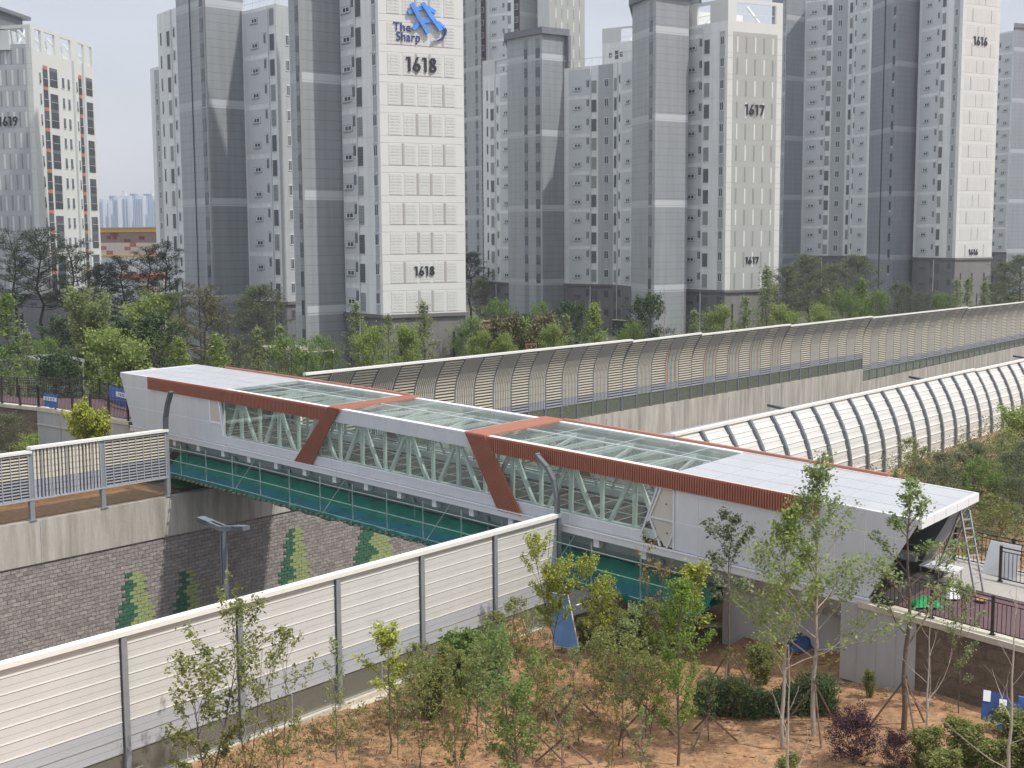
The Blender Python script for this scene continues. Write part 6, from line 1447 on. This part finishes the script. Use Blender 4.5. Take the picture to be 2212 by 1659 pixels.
# park trees beyond the far barrier
def Yfar(x): P = onv(x, 700, 57*NN, U); return P[1]
def park(kind, x, yt, Y, label, group=None, **kw):
    if kind[:5] == 'round' and x > 640: kw.setdefault('spread', .72)
    if kind[:7] == 'feather': kw.setdefault('spread', 1.25)
    p = atY(x, yt, Y); z = 10.3 if Y < 125 else 9.; tree(kind, (p[0],p[1],z), p[2]-z, label, group, **kw)
for a in [
 ('pine1',28,520,150,'dark pine with a tall bare trunk at the left edge before tower 1619'),('pine2',82,520,148,'dark pine before the striped wall of tower 1619, second from the left'),
 ('pine1',152,538,146,'dark pine before the orange sills of tower 1619'),('pine3',215,585,150,'dense dark pine at the right foot of tower 1619'),('pine2',262,575,148,'dark pine before the grey part of the patterned building'),
 ('pine1',322,552,146,'dark pine with a visible trunk right of the patterned building'),('pine1',358,545,152,'dark pine overlapping the left edge of tower 1618'),
 ('larch',440,645,112,'brown green larch before the left grey core of tower 1618'),('pine4',558,630,118,'rounded grey green pine before tower 1618'),
 ('willow',190,656,104,'pale feathery willow like tree in the park at the left'),('feather2',12,640,102,'tall green conifer at the left edge of the park'),('feather1',55,718,98,'pale young conifer right of the left edge'),
 ('round3',243,742,98,'lime green tree just left of the bridge roof corner'),('round2',298,706,108,'dark green tree with white blossom above the left end of the bridge'),('round3',330,660,140,'bright green tree in front of the low grey building'),
 ('feather3',387,735,100,'lime conifer above the bridge roof, left of its neighbour'),('feather3',466,728,99,'lime conifer above the bridge roof right of the larch'),('conedark',276,768,100,'small dark cone shaped conifer at the roof corner'),
 ('feather1',556,708,104,'pale feathery conifer under the pergola beam'),('feather1',606,704,106,'pale feathery conifer just left of the far barrier end'),('round1',640,745,100,'green bush like tree at the end of the far barrier'),
 ('round2',125,780,96,'dark low tree in the park behind the railing'),('round2',150,700,128,'dark green tree at the foot of tower 1619'),('round1',95,745,110,'green tree beside the park shelter'),('round5',500,742,108,'dull green tree between the larch and the rounded pine'),
 ('feather1',768,655,118,'pale tall conifer before the corner of tower 1618'),('featherd',915,655,128,'narrow green conifer before the white end wall of tower 1618'),('feather1',838,680,120,'pale conifer before the dark base of tower 1618'),
 ('round1',700,738,108,'green tree behind the start of the far barrier cap'),('round3',800,728,112,'lime shrubby tree left of the dark base wall'),('round3',880,722,116,'lime shrubby tree before the dark base wall'),
 ('pine3',1015,555,215,'tall dark green tree filling the gap between towers 1618 and 1617'),('round5',1035,610,205,'dull green tree right in the gap between the two towers'),('round1',1008,700,130,'green tree at the right corner of tower 1618'),
 ('round1',1082,660,150,'flat topped green tree before the dark screen fence'),('round1',1165,668,150,'green tree before the grey core left of tower 1617'),('feather3',1128,690,126,'yellowish conifer above the red frame'),
 ('feather1',1222,680,130,'narrow pale conifer rising over the barrier cap, left of a broad one'),('round2',1240,668,150,'dark green tree before the dark windows of tower 1617'),('feather3',1284,660,132,'broad light green conifer in the middle of the barrier'),
 ('round4',1090,708,126,'brown leaved shrub left of the red frame'),('round4',1165,706,128,'brown leaved shrub right of the red frame'),('round3',1192,718,124,'lime shrub before the brown shrub'),('round3',1040,732,122,'lime shrub just behind the barrier, right of tower 1618'),('round3',1090,736,122,'lime shrub just behind the barrier, left of the red frame'),
 ('round1',1362,708,134,'green shrub behind the first step of the barrier cap'),('round2',1395,655,150,'dark green tree before the core of tower 1617'),('bareb',1436,618,142,'bare pale tree before the grey core, left one'),('bareb',1478,622,146,'bare pale tree before tower 1617, right one'),
 ('feather1',1500,670,140,'olive conifer under the bare pale trees'),('round3',1555,680,148,'yellow lime tree before the base of tower 1617'),('featherd',1610,640,152,'dark narrow conifer before the striped tower'),('featherd',1657,580,156,'tall dark conifer overlapping the right edge of tower 1617'),
 ('round3',1692,678,152,'yellow green shrub behind the barrier right of tower 1617'),('pine4',1748,563,182,'large dark spreading pine between towers 1617 and 1616'),('pine4',1700,585,176,'dark spreading pine touching tower 1617'),('pine4',1855,563,188,'large dark pine left of the grey core of tower 1616'),('pine4',1800,580,196,'dark pine between the two large ones'),
 ('feather1',1785,625,164,'pale narrow conifer before the large dark pine'),('feather2',1863,605,170,'green conifer before the second large pine'),('round1',1825,637,162,'bright green tree under the pines'),('round1',1888,640,166,'bright green tree right of its twin under the pines'),('round3',1770,676,158,'yellow green shrub at the barrier under the pines'),
 ('round5',1948,620,180,'dull tree at the foot of the grey core of tower 1616'),('round5',1990,640,176,'dull green tree before the dark base of tower 1616'),('round1',2043,643,176,'fresh green tree before the base of tower 1616'),('featherd',2068,604,182,'thin tree before the white wall base of tower 1616'),('featherd',2092,600,184,'thin tree right before the slit windows of tower 1616'),
 ('featherd',2128,608,186,'sparse conifer at the right corner of tower 1616'),('pine4',2172,575,205,'dark pine at the right between tower 1616 and the edge'),('pine4',2206,562,200,'dark pine cut by the right edge'),('round5',2150,620,188,'dull tree low at the right before the far tower'),('round5',1910,648,172,'dull green tree left of the dark base of tower 1616'),
 ]: park(*a)
# understorey: a continuous belt of low shrubs nobody could count
lv = {k: Leaves(200+i) for i, k in enumerate(('green','lime','grey','dark'))}; g = np.random.default_rng(50)
for i in range(2600):
    s = -5+200*g.random(); p = 58.5+ (26 if s < 95 else 22)*g.random()**1.3; q = U*s+NN*p
    k = ('green','lime','grey','dark')[int(4*abs(mn.noise((s*.12,p*.2,7))*1.6+.5) % 4)]; 
    h = .4+1.3*abs(mn.noise((s*.2,p*.3,2)))+.4*g.random()
    z = 10.7+GR*s*.9
    if s < 48 and p < 84: continue
    for _ in range(2): lv[k].cluster((q[0]+g.normal()*.3, q[1]+g.normal()*.3, z+h*g.random()), .4, 12)
for i in range(1500):
    s = -5+170*g.random(); p = 78+70*g.random(); q = U*s+NN*p; k = ('dark','grey','green')[int(3*g.random())]; lv[k].cluster((q[0],q[1],9.8+1.4*g.random()), .6, 12)
for k, l_ in lv.items():
    nm = {'green':'fresh green','lime':'lime','grey':'dull green','dark':'dark green'}[k]
    o = link('shrub_belt', l_.mesh('shrub_belt', LM[k], .24, .6, .4), None); tag(o, nm+' low shrubs filling the park behind the far barrier', 'shrubs', None, 'stuff')

# thin haze in the air
mb = MB(); mb.box(-2700,2700,-300,2900,-12,118,0)
hz = bpy.data.materials.new('haze'); hz.use_nodes = True; t_ = hz.node_tree; t_.nodes.clear(); o_ = t_.nodes.new('ShaderNodeOutputMaterial'); pv = t_.nodes.new('ShaderNodeVolumePrincipled')
pv.inputs['Color'].default_value = (.86,.90,.96,1); pv.inputs['Density'].default_value = .00032; pv.inputs['Anisotropy'].default_value = .3; t_.links.new(pv.outputs[0], o_.inputs['Volume'])
hb = part(mb, 'haze', hz); tag(hb, 'thin pale haze in the air', 'haze', None, 'stuff')
